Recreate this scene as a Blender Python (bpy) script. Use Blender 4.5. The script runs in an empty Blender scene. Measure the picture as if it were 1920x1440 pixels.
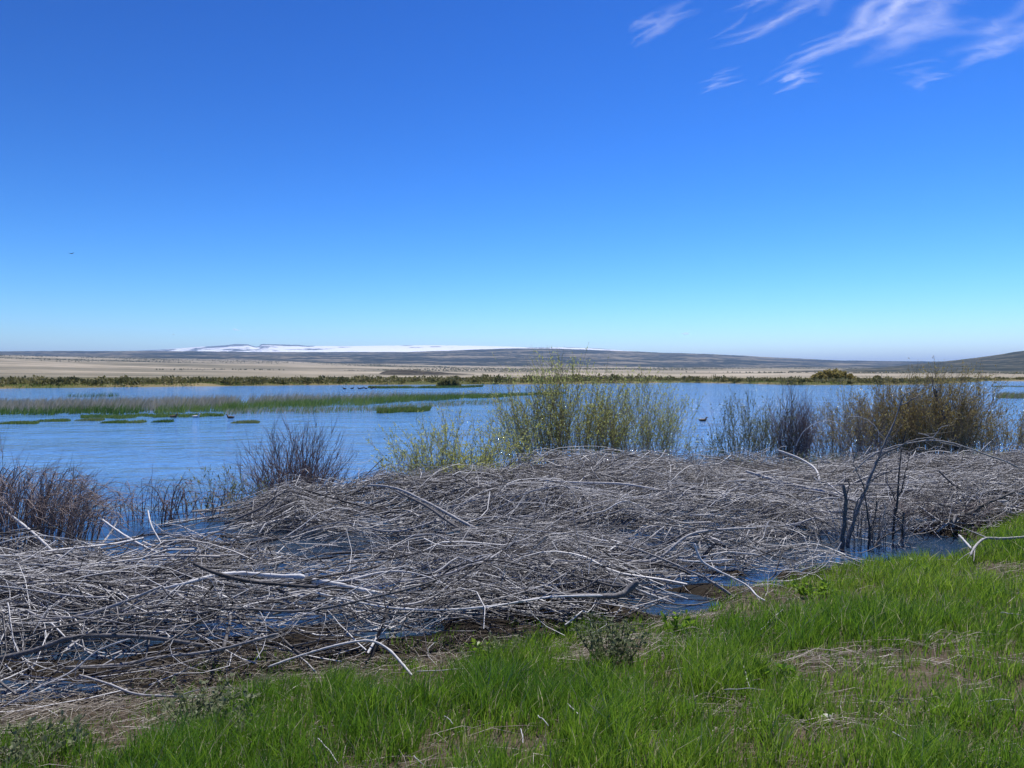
import bpy, math, random
import numpy as np
from mathutils import Vector, Matrix

S = bpy.context.scene
C = S.collection
rng = np.random.default_rng(11)
random.seed(11)

# ------------------------------------------------------------------ camera
F = 1400.0          # focal length in pixels of the 1920 wide photograph
HZ = 704.0          # row of the eye-level horizon
CZ = 2.4            # camera height over the water
cam_d = bpy.data.cameras.new('camera')
cam = bpy.data.objects.new('camera', cam_d); C.objects.link(cam)
cam_d.sensor_width = 36.0
cam_d.lens = 36.0 * F / 1920.0
cam_d.clip_start = 0.1
cam_d.clip_end = 200000
cam.location = (0, 0, CZ)
cam.rotation_euler = (math.radians(90) - math.atan((720 - HZ) / F), 0, 0)
S.camera = cam

# ------------------------------------------------------------------ sky, sun, exposure
SUN_EL, SUN_AZ = 60.0, 30.0          # azimuth clockwise from the view direction (+Y)
world = bpy.data.worlds.new('World'); S.world = world
world.use_nodes = True
wn, wl = world.node_tree.nodes, world.node_tree.links
sky = wn.new('ShaderNodeTexSky'); sky.sky_type = 'NISHITA'; sky.sun_disc = False
sky.sun_elevation = math.radians(SUN_EL); sky.sun_rotation = math.radians(SUN_AZ)
sky.altitude = 1300; sky.air_density = 1.0; sky.dust_density = 0.15; sky.ozone_density = 3.0
hs = wn.new('ShaderNodeHueSaturation'); hs.inputs['Saturation'].default_value = 1.20
wl.new(sky.outputs[0], hs.inputs['Color'])
# one tone curve for the whole sky: the camera's contrasty rendering of clear blue
sp = wn.new('ShaderNodeSeparateColor'); cb = wn.new('ShaderNodeCombineColor')
wl.new(hs.outputs[0], sp.inputs[0])
for ch, (g_, k_) in enumerate(((2.2, 5.6), (1.85, 4.95), (1.75, 5.0))):
    m1 = wn.new('ShaderNodeMath'); m1.operation = 'MULTIPLY'; m1.inputs[1].default_value = 1 / 5.6
    m2 = wn.new('ShaderNodeMath'); m2.operation = 'POWER'; m2.inputs[1].default_value = g_
    m3 = wn.new('ShaderNodeMath'); m3.operation = 'MULTIPLY'; m3.inputs[1].default_value = k_
    wl.new(sp.outputs[ch], m1.inputs[0]); wl.new(m1.outputs[0], m2.inputs[0]); wl.new(m2.outputs[0], m3.inputs[0]); wl.new(m3.outputs[0], cb.inputs[ch])
wl.new(cb.outputs[0], wn['Background'].inputs[0])
wn['Background'].inputs[1].default_value = 0.122
sun_d = bpy.data.lights.new('sun', 'SUN'); sun_d.energy = 5.0; sun_d.angle = math.radians(0.5)
sun_d.color = (1.0, 0.955, 0.89)
sun = bpy.data.objects.new('sun', sun_d); C.objects.link(sun)
e, a = math.radians(SUN_EL), math.radians(SUN_AZ)
sdir = Vector((math.sin(a) * math.cos(e), math.cos(a) * math.cos(e), math.sin(e)))
sun.rotation_euler = sdir.to_track_quat('Z', 'Y').to_euler()
sun.location = sdir * 50
S.view_settings.view_transform = 'Standard'
S.view_settings.look = 'None'
S.view_settings.gamma = 1.0
S.view_settings.exposure = 0.45
S.render.engine = 'CYCLES'
S.cycles.volume_bounces = 0
S.cycles.max_bounces = 6
S.cycles.transparent_max_bounces = 24
S.cycles.sample_clamp_indirect = 4.0

# ------------------------------------------------------------------ helpers
def tag(o, label=None, cat=None, group=None, kind=None):
    if label: o['label'] = label
    if cat: o['category'] = cat
    if group: o['group'] = group
    if kind: o['kind'] = kind
    return o

def mesh_np(name, verts, faces_list, tone=None, smooth=True):
    """faces_list: list of (n,k) int arrays; tone: per-vertex float."""
    me = bpy.data.meshes.new(name)
    verts = np.asarray(verts, np.float32)
    me.vertices.add(len(verts)); me.vertices.foreach_set('co', verts.ravel())
    faces_list = [np.asarray(f, np.int32) for f in faces_list if len(f)]
    loops = np.concatenate([f.ravel() for f in faces_list])
    tot = np.concatenate([np.full(len(f), f.shape[1], np.int32) for f in faces_list])
    start = np.concatenate([[0], np.cumsum(tot)[:-1]]).astype(np.int32)
    me.loops.add(len(loops)); me.loops.foreach_set('vertex_index', loops)
    me.polygons.add(len(tot)); me.polygons.foreach_set('loop_start', start)
    me.polygons.foreach_set('loop_total', tot)
    if smooth: me.polygons.foreach_set('use_smooth', np.ones(len(tot), bool))
    if tone is not None:
        at = me.attributes.new('tone', 'FLOAT', 'POINT')
        at.data.foreach_set('value', np.asarray(tone, np.float32))
    me.update(calc_edges=True)
    return me

def obj(name, me, mat=None, parent=None, loc=None):
    o = bpy.data.objects.new(name, me); C.objects.link(o)
    if mat is not None and not me.materials: me.materials.append(mat)
    if parent is not None: o.parent = parent
    if loc is not None: o.location = loc
    return o

def empty(name, loc):
    o = bpy.data.objects.new(name, None); C.objects.link(o)
    o.location = loc; o.empty_display_size = 0.2
    return o

def tubes(P, R, sides=3):
    """P (N,S,3) centre lines, R (N,S) radii -> verts, quads, (N*S*sides)."""
    P = np.asarray(P, float); N, Sn, _ = P.shape
    T = np.gradient(P, axis=1)
    T /= np.linalg.norm(T, axis=2, keepdims=True) + 1e-9
    ref = np.where(np.abs(T[..., 2:3]) > 0.8, np.array([1., 0.2, 0]), np.array([0, 0, 1.]))
    ref = np.broadcast_to(ref[:, Sn // 2:Sn // 2 + 1], T.shape)
    A = np.cross(T, ref); A /= np.linalg.norm(A, axis=2, keepdims=True) + 1e-9
    B = np.cross(T, A)
    ang = np.arange(sides) * 2 * np.pi / sides
    V = P[:, :, None] + R[:, :, None, None] * (np.cos(ang)[:, None] * A[:, :, None] + np.sin(ang)[:, None] * B[:, :, None])
    idx = np.arange(N * Sn * sides).reshape(N, Sn, sides)
    a0 = idx[:, :-1]; a1 = idx[:, 1:]
    q = np.stack([a0, np.roll(a0, -1, 2), np.roll(a1, -1, 2), a1], -1).reshape(-1, 4)
    return V.reshape(-1, 3), q

def hash2(ix, iy, seed):
    h = (ix.astype(np.int64) * 374761393 + iy.astype(np.int64) * 668265263 + seed * 1442695041) & 0x7fffffff
    h = ((h ^ (h >> 13)) * 1274126177) & 0x7fffffff
    return ((h ^ (h >> 16)) & 0xffff) / 65535.0

def vnoise(x, y, seed=0):
    x = np.asarray(x, float); y = np.asarray(y, float)
    ix = np.floor(x); iy = np.floor(y); fx = x - ix; fy = y - iy
    fx = fx * fx * (3 - 2 * fx); fy = fy * fy * (3 - 2 * fy)
    ix = ix.astype(np.int64); iy = iy.astype(np.int64)
    return ((hash2(ix, iy, seed) * (1 - fx) + hash2(ix + 1, iy, seed) * fx) * (1 - fy)
            + (hash2(ix, iy + 1, seed) * (1 - fx) + hash2(ix + 1, iy + 1, seed) * fx) * fy)

def fbm(x, y, seed=0, o=4):
    v = 0; a_ = 0.5; f = 1.0; t = 0
    for k in range(o):
        v = v + a_ * vnoise(x * f, y * f, seed + 17 * k); t += a_; a_ *= 0.5; f *= 2.03
    return v / t

def sstep(a_, b_, x):
    t = np.clip((np.asarray(x, float) - a_) / (b_ - a_), 0, 1)
    return t * t * (3 - 2 * t)

def px(u, v, Y):                    # a pixel's ray at the distance Y
    return np.array([(u - 960) / F * Y, Y, CZ + (HZ - v) / F * Y])

# ------------------------------------------------------------------ shapes of the land
EX = np.array([-30, -12, -8, -3.6, -1.14, 1.18, 3.3, 5.5, 8.8, 14, 30])
EY = np.array([3.3, 3.6, 4.1, 5.08, 6.05, 6.95, 8.6, 9.75, 12.6, 17, 30])
FX = np.array([-40, -12, -7.5, -6.2, -5.2, -4.1, -2.8, -1.2, 0, 1.8, 4.4, 7.3, 10.3, 14.4, 40])
FY = np.array([9.5, 10.3, 10.9, 11.3, 12.4, 13.6, 14.6, 15.4, 16.8, 17.8, 18.0, 19.0, 19.6, 21, 30])
ye = lambda x: np.interp(x, EX, EY) + 0.35 * (fbm(np.asarray(x) * 0.9, np.asarray(x) * 0 + 3, 5) - 0.5)
yf = lambda x: np.interp(x, FX, FY)
SHU = np.array([-900, 0, 400, 640, 1000, 1280, 1400, 1480, 1700, 1800, 1850, 2100, 2900])
SHV = np.array([734, 728.5, 724, 721.7, 720.5, 717.5, 719.5, 722, 721.5, 718, 714.5, 715, 717])
shore = lambda t: CZ * F / (np.interp(960 + t * F, SHU, SHV) - HZ)
HOLES = [(5.1, 10.25, 1.25, 0.85), (6.2, 10.7, 0.6, 0.5), (1.6, 7.8, 0.58, 0.45), (-1.25, 9.75, 0.95, 0.6),
         (-2.3, 9.5, 0.8, 0.5), (-5.0, 11.1, 1.2, 0.9), (-7.0, 11.3, 1.7, 1.1), (-3.7, 10.6, 1.0, 0.5),
         (-1.1, 7.0, 0.45, 0.35), (3.3, 9.25, 0.35, 0.3), (2.9, 8.7, 0.3, 0.25), (-6.0, 10.1, 0.7, 0.45), (2.2, 10.2, .9, .4), (-3.0, 7.9, .8, .3)]
MOUNDS = [(1.7, 15.6, 2.6, 1.3, 0.27), (-2.4, 12.9, 2.3, 1.1, 0.30), (8.5, 16.5, 4.0, 1.8, 0.20), (-4.5, 7.6, 2.6, 1.0, 0.22),
          (0.5, 11.5, 2.2, 1.2, 0.16), (-8.6, 8.2, 1.6, 1.0, 0.25), (4.0, 12.5, 2.0, 1.2, 0.15), (0.2, 8.3, 1.4, .7, 0.14)]

def hole(x, y):
    m = np.zeros(np.broadcast(x, y).shape)
    for hx, hy, rx, ry in HOLES:
        m = np.maximum(m, 1 - sstep(0.6, 1.25, np.sqrt(((x - hx) / rx) ** 2 + ((y - hy) / ry) ** 2)))
    return m

def pile(x, y):
    """thickness of the brush over the ground."""
    x = np.asarray(x, float); y = np.asarray(y, float)
    inn = sstep(-0.55, 0.5, y - ye(x)) * (1 - sstep(-0.9, 0.25, y - yf(x)))
    h = 0.12 + 0.26 * fbm(x * 0.45, y * 0.75, 3, 3) ** 1.3
    rg = 1 - np.abs(2 * fbm(x * 0.42 + .25 * y, y * 1.05, 13, 2) - 1)          # windrows lying roughly along the shore
    h = h + 0.40 * np.clip(rg - .62, 0, 1) / .38 - 0.07
    h = h * (1 - .55 * sstep(-3.8, -6.0, x) * sstep(9.0, 10.5, y))
    for mx, my, rx, ry, mh in MOUNDS:
        h = h + mh * np.exp(-((x - mx) / rx) ** 2 - ((y - my) / ry) ** 2)
    return np.maximum(h, .05) * inn * (1 - 0.93 * hole(x, y))

def gz(x, y):
    """height of the near and middle ground."""
    x = np.asarray(x, float); y = np.asarray(y, float)
    d = ye(x) - y
    z = np.where(d > 0, 0.03 + 0.80 * (1 - np.exp(-np.maximum(d, 0) * 0.20)), 0.03 + 0.09 * d)
    z = np.maximum(z, -0.16)
    z = z + sstep(-.3, .6, d) * (0.07 * (fbm(x * 1.1, y * 1.1, 9) - 0.5) + 0.03 * (fbm(x * 4, y * 4, 29, 2) - 0.5))
    z = z + 0.30 * np.clip(pile(x, y) - 0.12, 0, 2)             # silt and rotten litter under the heaps
    z = z - 0.12 * hole(x, y)
    # shallow shelf, then the lake
    out = sstep(0, 5, y - yf(x)) * (d < 0)
    z = z * (1 - out) - 0.5 * out
    r = np.sqrt(x * x + y * y); t = x / np.maximum(y, 1e-3)
    sh = np.where(y > 1, shore(np.clip(t, -2, 2)), 1e9)
    land = sstep(-3, 2, y - sh) * (d < 0)
    z = z * (1 - land) + land * (0.35 + 0.5 * fbm(x * 0.03, y * 0.03, 41, 3))
    # rangeland rising away from the lake
    ev = np.interp(np.log(np.maximum(r, 1)), np.log([1, 350, 700, 1300, 2600, 5000, 8500, 70000]), [0, 0, 0.4, 2.5, 14, 50, 100, 100])
    ev = ev * np.interp(t, [-.7, -.35, 0, .7], [1.95, 1.6, 1.0, .62]) * (y > 0)
    rel = (fbm(x / 900 + 7, y / 900, 61, 4) - 0.5) * np.interp(r, [500, 1500, 5000, 9000], [0, 3, 16, 22])
    return z + ev + rel * (y > 0)

# ------------------------------------------------------------------ materials
def newmat(name):
    m = bpy.data.materials.new(name); m.use_nodes = True
    return m, m.node_tree.nodes, m.node_tree.links, m.node_tree.nodes['Principled BSDF']

def ramp(n, stops):
    r = n.new('ShaderNodeValToRGB'); el = r.color_ramp.elements
    while len(el) < len(stops): el.new(0.5)
    for e_, (p, c) in zip(el, stops):
        e_.position = p; e_.color = (*c, 1)
    return r

def noise(n, l, vec, scale, detail=4, rough=0.55):
    t = n.new('ShaderNodeTexNoise'); t.inputs['Scale'].default_value = scale
    t.inputs['Detail'].default_value = detail; t.inputs['Roughness'].default_value = rough
    if vec is not None: l.new(vec, t.inputs['Vector'])
    return t

def mapped(n, l, vec, sc, loc=(0, 0, 0), rot=(0, 0, 0)):
    m = n.new('ShaderNodeMapping'); m.inputs['Scale'].default_value = sc
    m.inputs['Location'].default_value = loc; m.inputs['Rotation'].default_value = rot
    l.new(vec, m.inputs['Vector']); return m.outputs[0]

def math_(n, l, op, a_, b_=None, clamp=False):
    m = n.new('ShaderNodeMath'); m.operation = op; m.use_clamp = clamp
    for i, v in enumerate((a_, b_)):
        if v is None: continue
        if isinstance(v, (int, float)): m.inputs[i].default_value = v
        else: l.new(v, m.inputs[i])
    return m.outputs[0]

def mixc(n, l, fac, a_, b_, mode='MIX'):
    m = n.new('ShaderNodeMix'); m.data_type = 'RGBA'; m.blend_type = mode
    for i, v in ((0, fac), (6, a_), (7, b_)):
        if isinstance(v, (int, float)): m.inputs[i].default_value = v
        elif isinstance(v, tuple): m.inputs[i].default_value = (*v, 1)
        else: l.new(v, m.inputs[i])
    return m.outputs[2]

def plant_mat(name, stops, rough=0.6, trans=0.0, nscale=None, spec=0.3):
    """colour from the piece's own 'tone', a little noise, optional light through the leaf."""
    m, n, l, p = newmat(name)
    at = n.new('ShaderNodeAttribute'); at.attribute_name = 'tone'
    f = at.outputs['Fac']
    if nscale:
        geo = n.new('ShaderNodeNewGeometry')
        nz = noise(n, l, geo.outputs['Position'], nscale, 3)
        f = math_(n, l, 'ADD', f, math_(n, l, 'MULTIPLY', math_(n, l, 'SUBTRACT', nz.outputs[0], 0.5), 0.8), True)
    r = ramp(n, stops); l.new(f, r.inputs[0])
    l.new(r.outputs[0], p.inputs['Base Color'])
    p.inputs['Roughness'].default_value = rough
    p.inputs['Specular IOR Level'].default_value = spec
    if trans:
        tr = n.new('ShaderNodeBsdfTranslucent'); l.new(r.outputs[0], tr.inputs[0])
        mx = n.new('ShaderNodeMixShader'); mx.inputs[0].default_value = trans
        l.new(p.outputs[0], mx.inputs[1]); l.new(tr.outputs[0], mx.inputs[2])
        l.new(mx.outputs[0], n['Material Output'].inputs[0])
    return m

M = {}
M['stick'] = plant_mat('weathered_bark', [(0, (0.035, 0.032, 0.032)), (0.35, (0.14, 0.134, 0.136)), (0.65, (0.37, 0.365, 0.375)), (1, (0.60, 0.60, 0.61))], 0.75, 0, 45, .25)
M['twig_brown'] = plant_mat('red_brown_twig', [(0, (0.06, 0.04, 0.036)), (0.5, (0.19, 0.13, 0.115)), (1, (0.36, 0.28, 0.26))], 0.7, 0, None, .25)
M['twig_pink'] = plant_mat('pinkish_grey_twig', [(0, (0.09, 0.065, 0.06)), (0.5, (0.22, 0.175, 0.165)), (1, (0.40, 0.34, 0.32))], 0.7, 0, None, .25)
M['twig_olive'] = plant_mat('olive_twig', [(0, (0.07, 0.058, 0.038)), (0.5, (0.18, 0.15, 0.09)), (1, (0.33, 0.29, 0.18))], 0.7, 0, None, .25)
M['twig_tan'] = plant_mat('tan_twig', [(0, (0.11, 0.08, 0.05)), (0.5, (0.27, 0.20, 0.12)), (1, (0.42, 0.34, 0.22))], 0.7, 0, None, .25)
M['leaf'] = plant_mat('willow_leaf', [(0, (0.20, 0.225, 0.055)), (0.5, (0.37, 0.40, 0.11)), (1, (0.50, 0.52, 0.19))], 0.5, 0.55)
M['leaf_olive'] = plant_mat('olive_leaf', [(0, (0.12, 0.105, 0.035)), (0.5, (0.25, 0.205, 0.07)), (1, (0.36, 0.31, 0.115))], 0.55, 0.45)
M['leaf_grey'] = plant_mat('grey_green_leaf', [(0, (0.08, 0.105, 0.055)), (0.5, (0.18, 0.21, 0.11)), (1, (0.28, 0.31, 0.18))], 0.55, 0.45)
M['grass'] = plant_mat('grass_blade', [(0, (0.04, 0.11, 0.018)), (0.45, (0.105, 0.225, 0.020)), (0.8, (0.20, 0.33, 0.028)), (0.9, (0.25, 0.36, 0.05)), (1, (0.46, 0.43, 0.28))], 0.38, 0.48, None, .5)
M['straw'] = plant_mat('dry_straw', [(0, (0.10, 0.08, 0.06)), (0.5, (0.30, 0.26, 0.215)), (1, (0.60, 0.56, 0.50))], 0.7, 0.15)
M['reed'] = plant_mat('reed', [(0, (0.022, 0.045, 0.014)), (0.4, (0.085, 0.16, 0.028)), (0.7, (0.20, 0.255, 0.06)), (0.8, (0.27, 0.23, 0.16)), (1, (0.46, 0.41, 0.33))], 0.6, 0.35)
M['scrub'] = plant_mat('shore_scrub', [(0, (0.06, 0.065, 0.025)), (0.5, (0.15, 0.15, 0.06)), (0.8, (0.22, 0.20, 0.09)), (1, (0.30, 0.27, 0.15))], 0.7, 0.35)
M['juniper'] = plant_mat('juniper', [(0, (0.02, 0.03, 0.016)), (1, (0.055, 0.065, 0.035))], 0.8)
M['stone'] = plant_mat('pale_stone', [(0, (.2, .2, .17)), (1, (.6, .6, .55))], .8, 0, 30)
M['feather'] = plant_mat('feather', [(0, (0.015, 0.014, 0.014)), (0.5, (0.14, 0.085, 0.05)), (1, (0.7, 0.68, 0.65))], 0.6)

# ground: damp soil and litter close by, wet flats at the shore, dry rangeland beyond
m, n, l, p = newmat('ground'); M['ground'] = m
geo = n.new('ShaderNodeNewGeometry'); pos = geo.outputs['Position']
dist = n.new('ShaderNodeVectorMath'); dist.operation = 'LENGTH'; l.new(pos, dist.inputs[0])
n1 = noise(n, l, pos, 2.3, 6); n2 = noise(n, l, pos, 22, 5)
soil = ramp(n, [(0.3, (0.03, 0.024, 0.017)), (0.55, (0.085, 0.066, 0.048)), (0.75, (0.18, 0.145, 0.11))])
l.new(math_(n, l, 'ADD', math_(n, l, 'MULTIPLY', n1.outputs[0], 0.45), math_(n, l, 'MULTIPLY', n2.outputs[0], 0.55)), soil.inputs[0])
n3 = noise(n, l, mapped(n, l, pos, (0.02, 0.05, 0.02)), 1.0, 5)
flat = ramp(n, [(0.35, (0.07, 0.085, 0.025)), (0.5, (0.13, 0.115, 0.05)), (0.65, (0.23, 0.19, 0.11))]); l.new(n3.outputs[0], flat.inputs[0])
n4 = noise(n, l, mapped(n, l, pos, (0.00045, 0.0011, 0.0011)), 1.0, 7, 0.6)
n5 = noise(n, l, mapped(n, l, pos, (0.004, 0.009, 0.004)), 1.0, 6, 0.65)
rng_c = ramp(n, [(0.41, (0.085, 0.085, 0.062)), (0.46, (0.165, 0.15, 0.11)), (0.51, (0.245, 0.215, 0.16)), (0.57, (0.38, 0.33, 0.26))])
l.new(math_(n, l, 'ADD', math_(n, l, 'MULTIPLY', n4.outputs[0], 0.62), math_(n, l, 'MULTIPLY', n5.outputs[0], 0.38)), rng_c.inputs[0])
f1 = n.new('ShaderNodeMapRange'); f1.inputs['From Min'].default_value = 60; f1.inputs['From Max'].default_value = 120
l.new(dist.outputs['Value'], f1.inputs[0])
f2 = n.new('ShaderNodeMapRange'); f2.inputs['From Min'].default_value = 330; f2.inputs['From Max'].default_value = 700
l.new(dist.outputs['Value'], f2.inputs[0])
wet = n.new('ShaderNodeAttribute'); wet.attribute_name = 'tone'
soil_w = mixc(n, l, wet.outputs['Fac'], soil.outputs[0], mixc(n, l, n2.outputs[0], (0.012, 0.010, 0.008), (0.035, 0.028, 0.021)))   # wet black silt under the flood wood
col = mixc(n, l, f2.outputs[0], mixc(n, l, f1.outputs[0], soil_w, flat.outputs[0]), rng_c.outputs[0])
l.new(col, p.inputs['Base Color']); p.inputs['Roughness'].default_value = 0.95; p.inputs['Specular IOR Level'].default_value = 0.1
bp = n.new('ShaderNodeBump'); bp.inputs['Strength'].default_value = 0.5; bp.inputs['Distance'].default_value = 0.03
l.new(n2.outputs[0], bp.inputs['Height']); l.new(bp.outputs[0], p.inputs['Normal'])

# water
m, n, l, p = newmat('lake_water'); M['water'] = m
geo = n.new('ShaderNodeNewGeometry'); pos = geo.outputs['Position']
w1 = noise(n, l, mapped(n, l, pos, (0.75, 1.15, 1), rot=(0, 0, 0.10)), 1.0, 3, 0.5)
w4 = noise(n, l, mapped(n, l, pos, (0.22, 0.36, 1), rot=(0, 0, -0.05)), 1.0, 2, 0.5)
w2 = noise(n, l, mapped(n, l, pos, (2.4, 4.2, 1), rot=(0, 0, -0.15)), 1.0, 3, 0.55)
w3 = noise(n, l, mapped(n, l, pos, (0.05, 0.16, 1)), 1.0, 2)
hgt = math_(n, l, 'ADD', math_(n, l, 'ADD', w1.outputs[0], math_(n, l, 'MULTIPLY', w2.outputs[0], 0.4)), math_(n, l, 'MULTIPLY', w4.outputs[0], 1.3))
sep = n.new('ShaderNodeSeparateXYZ'); l.new(pos, sep.inputs[0])
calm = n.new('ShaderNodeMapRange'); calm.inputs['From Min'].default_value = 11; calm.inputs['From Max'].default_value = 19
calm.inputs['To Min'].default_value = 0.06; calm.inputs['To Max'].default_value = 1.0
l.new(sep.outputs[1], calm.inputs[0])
gust = n.new('ShaderNodeMapRange'); gust.inputs['From Min'].default_value = 0.3; gust.inputs['From Max'].default_value = 0.7
gust.inputs['To Min'].default_value = 0.55; gust.inputs['To Max'].default_value = 1.25
l.new(w3.outputs[0], gust.inputs[0])
bp = n.new('ShaderNodeBump'); bp.inputs['Strength'].default_value = 1.0; bp.inputs['Distance'].default_value = 0.32
l.new(math_(n, l, 'MULTIPLY', hgt, math_(n, l, 'MULTIPLY', calm.outputs[0], gust.outputs[0])), bp.inputs['Height'])
l.new(bp.outputs[0], p.inputs['Normal'])
l.new(mixc(n, l, calm.outputs[0], (0.012, 0.028, 0.055), (0.105, 0.25, 0.52)), p.inputs['Base Color'])  # part of the reflected sky blue is put into the base colour
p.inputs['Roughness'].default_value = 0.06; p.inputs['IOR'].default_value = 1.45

# dark sage and juniper covered ridges
def ridge_mat(name, c0, c1, c2, sx):
    m, n, l, p = newmat(name)
    geo = n.new('ShaderNodeNewGeometry'); pos = geo.outputs['Position']
    a1 = noise(n, l, mapped(n, l, pos, (sx, sx * 1.5, sx * 12)), 1.0, 8, 0.62)
    a2 = noise(n, l, mapped(n, l, pos, (sx * 9, sx * 9, sx * 60)), 1.0, 5, 0.65)
    r = ramp(n, [(0.47, c0), (0.51, c1), (0.56, c2)])
    l.new(math_(n, l, 'ADD', math_(n, l, 'MULTIPLY', a1.outputs[0], 0.6), math_(n, l, 'MULTIPLY', a2.outputs[0], 0.4)), r.inputs[0])
    l.new(r.outputs[0], p.inputs['Base Color']); p.inputs['Roughness'].default_value = 1; p.inputs['Specular IOR Level'].default_value = 0.05
    return m
M['ridge'] = ridge_mat('ridge', (0.022, 0.028, 0.026), (0.05, 0.054, 0.044), (0.19, 0.165, 0.125), 0.0011)
M['hillside'] = ridge_mat('hillside', (0.022, 0.028, 0.022), (0.045, 0.05, 0.036), (0.11, 0.10, 0.075), 0.004)
M['butte'] = ridge_mat('butte', (0.028, 0.026, 0.022), (0.055, 0.05, 0.04), (0.10, 0.088, 0.066), 0.02)
m, n, l, p = newmat('snow_mountain'); M['snow'] = m
at = n.new('ShaderNodeAttribute'); at.attribute_name = 'tone'
geo = n.new('ShaderNodeNewGeometry'); pos = geo.outputs['Position']
a1 = noise(n, l, mapped(n, l, pos, (0.0007, 0.0004, 0.0050)), 1.0, 8, 0.65)
f = math_(n, l, 'ADD', at.outputs['Fac'], math_(n, l, 'MULTIPLY', math_(n, l, 'SUBTRACT', a1.outputs[0], 0.5), 2.1))
r = ramp(n, [(0.46, (0.075, 0.07, 0.06)), (0.52, (0.88, 0.89, 0.91))]); l.new(f, r.inputs[0])
l.new(r.outputs[0], p.inputs['Base Color']); p.inputs['Roughness'].default_value = 0.9

# ------------------------------------------------------------------ ground sheet
ang = np.radians(np.concatenate([np.arange(-50, 50, 0.4), np.arange(50, 310, 5)]))
rad = np.concatenate([np.exp(np.arange(math.log(0.6), math.log(30), 0.025)), np.exp(np.arange(math.log(30), math.log(12000), 0.03)), np.exp(np.linspace(math.log(12500), math.log(58000), 16))])
A, R = np.meshgrid(ang, rad, indexing='ij')
X, Yy = np.sin(A) * R, np.cos(A) * R
Z = gz(X, Yy)
na, nr = A.shape
idx = np.arange(na * nr).reshape(na, nr)
i0 = idx; i1 = np.roll(idx, -1, 0)
q = np.stack([i0[:, :-1], i0[:, 1:], i1[:, 1:], i1[:, :-1]], -1).reshape(-1, 4)[:, ::-1]
V = np.concatenate([np.stack([X, Yy, Z], -1).reshape(-1, 3), [[0, 0, float(gz(0., 0.))]]])
fan = np.stack([np.full(na, na * nr), i0[:, 0], i1[:, 0]], -1)[:, ::-1]
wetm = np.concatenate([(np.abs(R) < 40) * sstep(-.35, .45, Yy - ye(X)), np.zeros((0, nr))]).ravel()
tag(obj('ground', mesh_np('ground', V, [q, fan], np.append(wetm, 0.)), M['ground']), kind='structure')

# water sheet
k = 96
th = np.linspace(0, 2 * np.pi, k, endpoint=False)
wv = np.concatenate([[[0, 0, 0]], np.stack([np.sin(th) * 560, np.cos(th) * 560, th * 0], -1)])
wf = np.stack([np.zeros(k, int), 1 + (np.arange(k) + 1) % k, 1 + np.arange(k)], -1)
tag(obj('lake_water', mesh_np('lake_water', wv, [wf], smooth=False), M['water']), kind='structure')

# ------------------------------------------------------------------ ridges and mountain (each its own land form)
def landform(name, us, vs, D0, D1, mat, foot_v0, seed, amp, tone_fn=None, nu=420, nd=36, back=0.25):
    """a long slope whose crest (at the distance D1) follows the skyline."""
    u = np.linspace(us[0], us[-1], nu); crest = np.interp(u, us, vs)
    s = np.linspace(0, 1 + back, nd)
    U, Sg = np.meshgrid(u, s, indexing='ij')
    cr = np.interp(U, us, vs)
    D = D0 + (D1 - D0) * Sg
    x = (U - 960) / F * D; y = D
    zc = CZ + (HZ - cr) / F * D1
    foot_v = np.interp(U, *foot_v0) if isinstance(foot_v0, tuple) else foot_v0
    z0 = CZ + (HZ - foot_v) / F * D0
    up = np.clip(Sg, 0, 1)
    z = z0 + (zc - z0) * (up ** 1.15) - np.clip(Sg - 1, 0, 1) * (zc - z0) * 1.2
    fade = np.clip(1.02 - np.abs(Sg - 0.5) * 2, 0, 1) ** 0.5
    z = z + amp * (fbm(x / (amp * 14), y / (amp * 14), seed, 5) - 0.5) * fade
    z = z + amp * 0.14 * (fbm(x / (amp * 2.2), y / (amp * 2.2), seed + 3, 4) - 0.5)
    ids = np.arange(nu * nd).reshape(nu, nd)
    qq = np.stack([ids[:-1, :-1], ids[1:, :-1], ids[1:, 1:], ids[:-1, 1:]], -1).reshape(-1, 4)
    tone = tone_fn(U, up).ravel() if tone_fn else None
    return tag(obj(name, mesh_np(name, np.stack([x, y, z], -1).reshape(-1, 3), [qq], tone), mat), kind='structure'), (x, y, z)

ru = np.array([-1500, -700, 0, 120, 250, 400, 640, 760, 830, 900, 960, 1040, 1100, 1280, 1400, 1500, 1560, 1700, 1790, 1900, 2300, 3400])
rv = np.array([672, 664, 658.5, 658, 657.5, 659, 660, 659.5, 657.5, 654.5, 652.8, 653.2, 655.5, 662, 667, 672.5, 675.5, 677.3, 677.5, 678, 680, 684])
_, RID = landform('ridge', ru, rv, 7200, 14500, M['ridge'], ([-500, 0, 450, 960, 1500, 1920], [672, 671.5, 679, 690, 694, 696]), 71, 70, nu=560, nd=44)
mu = np.array([150, 235, 260, 300, 340, 370, 400, 425, 440, 465, 472, 480, 486, 490, 530, 560, 575, 640, 720, 780, 820, 900, 945, 1000, 1070, 1120, 1250])
mv = np.array([664, 659, 657.5, 655.5, 652.5, 650.5, 649, 647, 645, 645.5, 648, 650, 649.5, 645, 646, 646.5, 648.5, 649, 648, 647.5, 647.2, 648.5, 649.5, 651.5, 651.2, 653.2, 664])
def snow_tone(U, up):
    base = np.interp(U, [150, 260, 380, 560, 700, 1000, 1250], [0.28, 0.36, 0.50, 0.64, 0.80, 0.82, 0.8])
    cliff = np.interp(U, [380, 420, 560, 600], [0, 0.75, 0.75, 0]) * sstep(0.86, 0.95, up)
    gul = np.interp(U, [700, 740, 760, 790, 900, 930], [0, 0, .6, 0, 0, .35]) * sstep(0.90, 0.97, up)
    return base - cliff - gul
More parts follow.
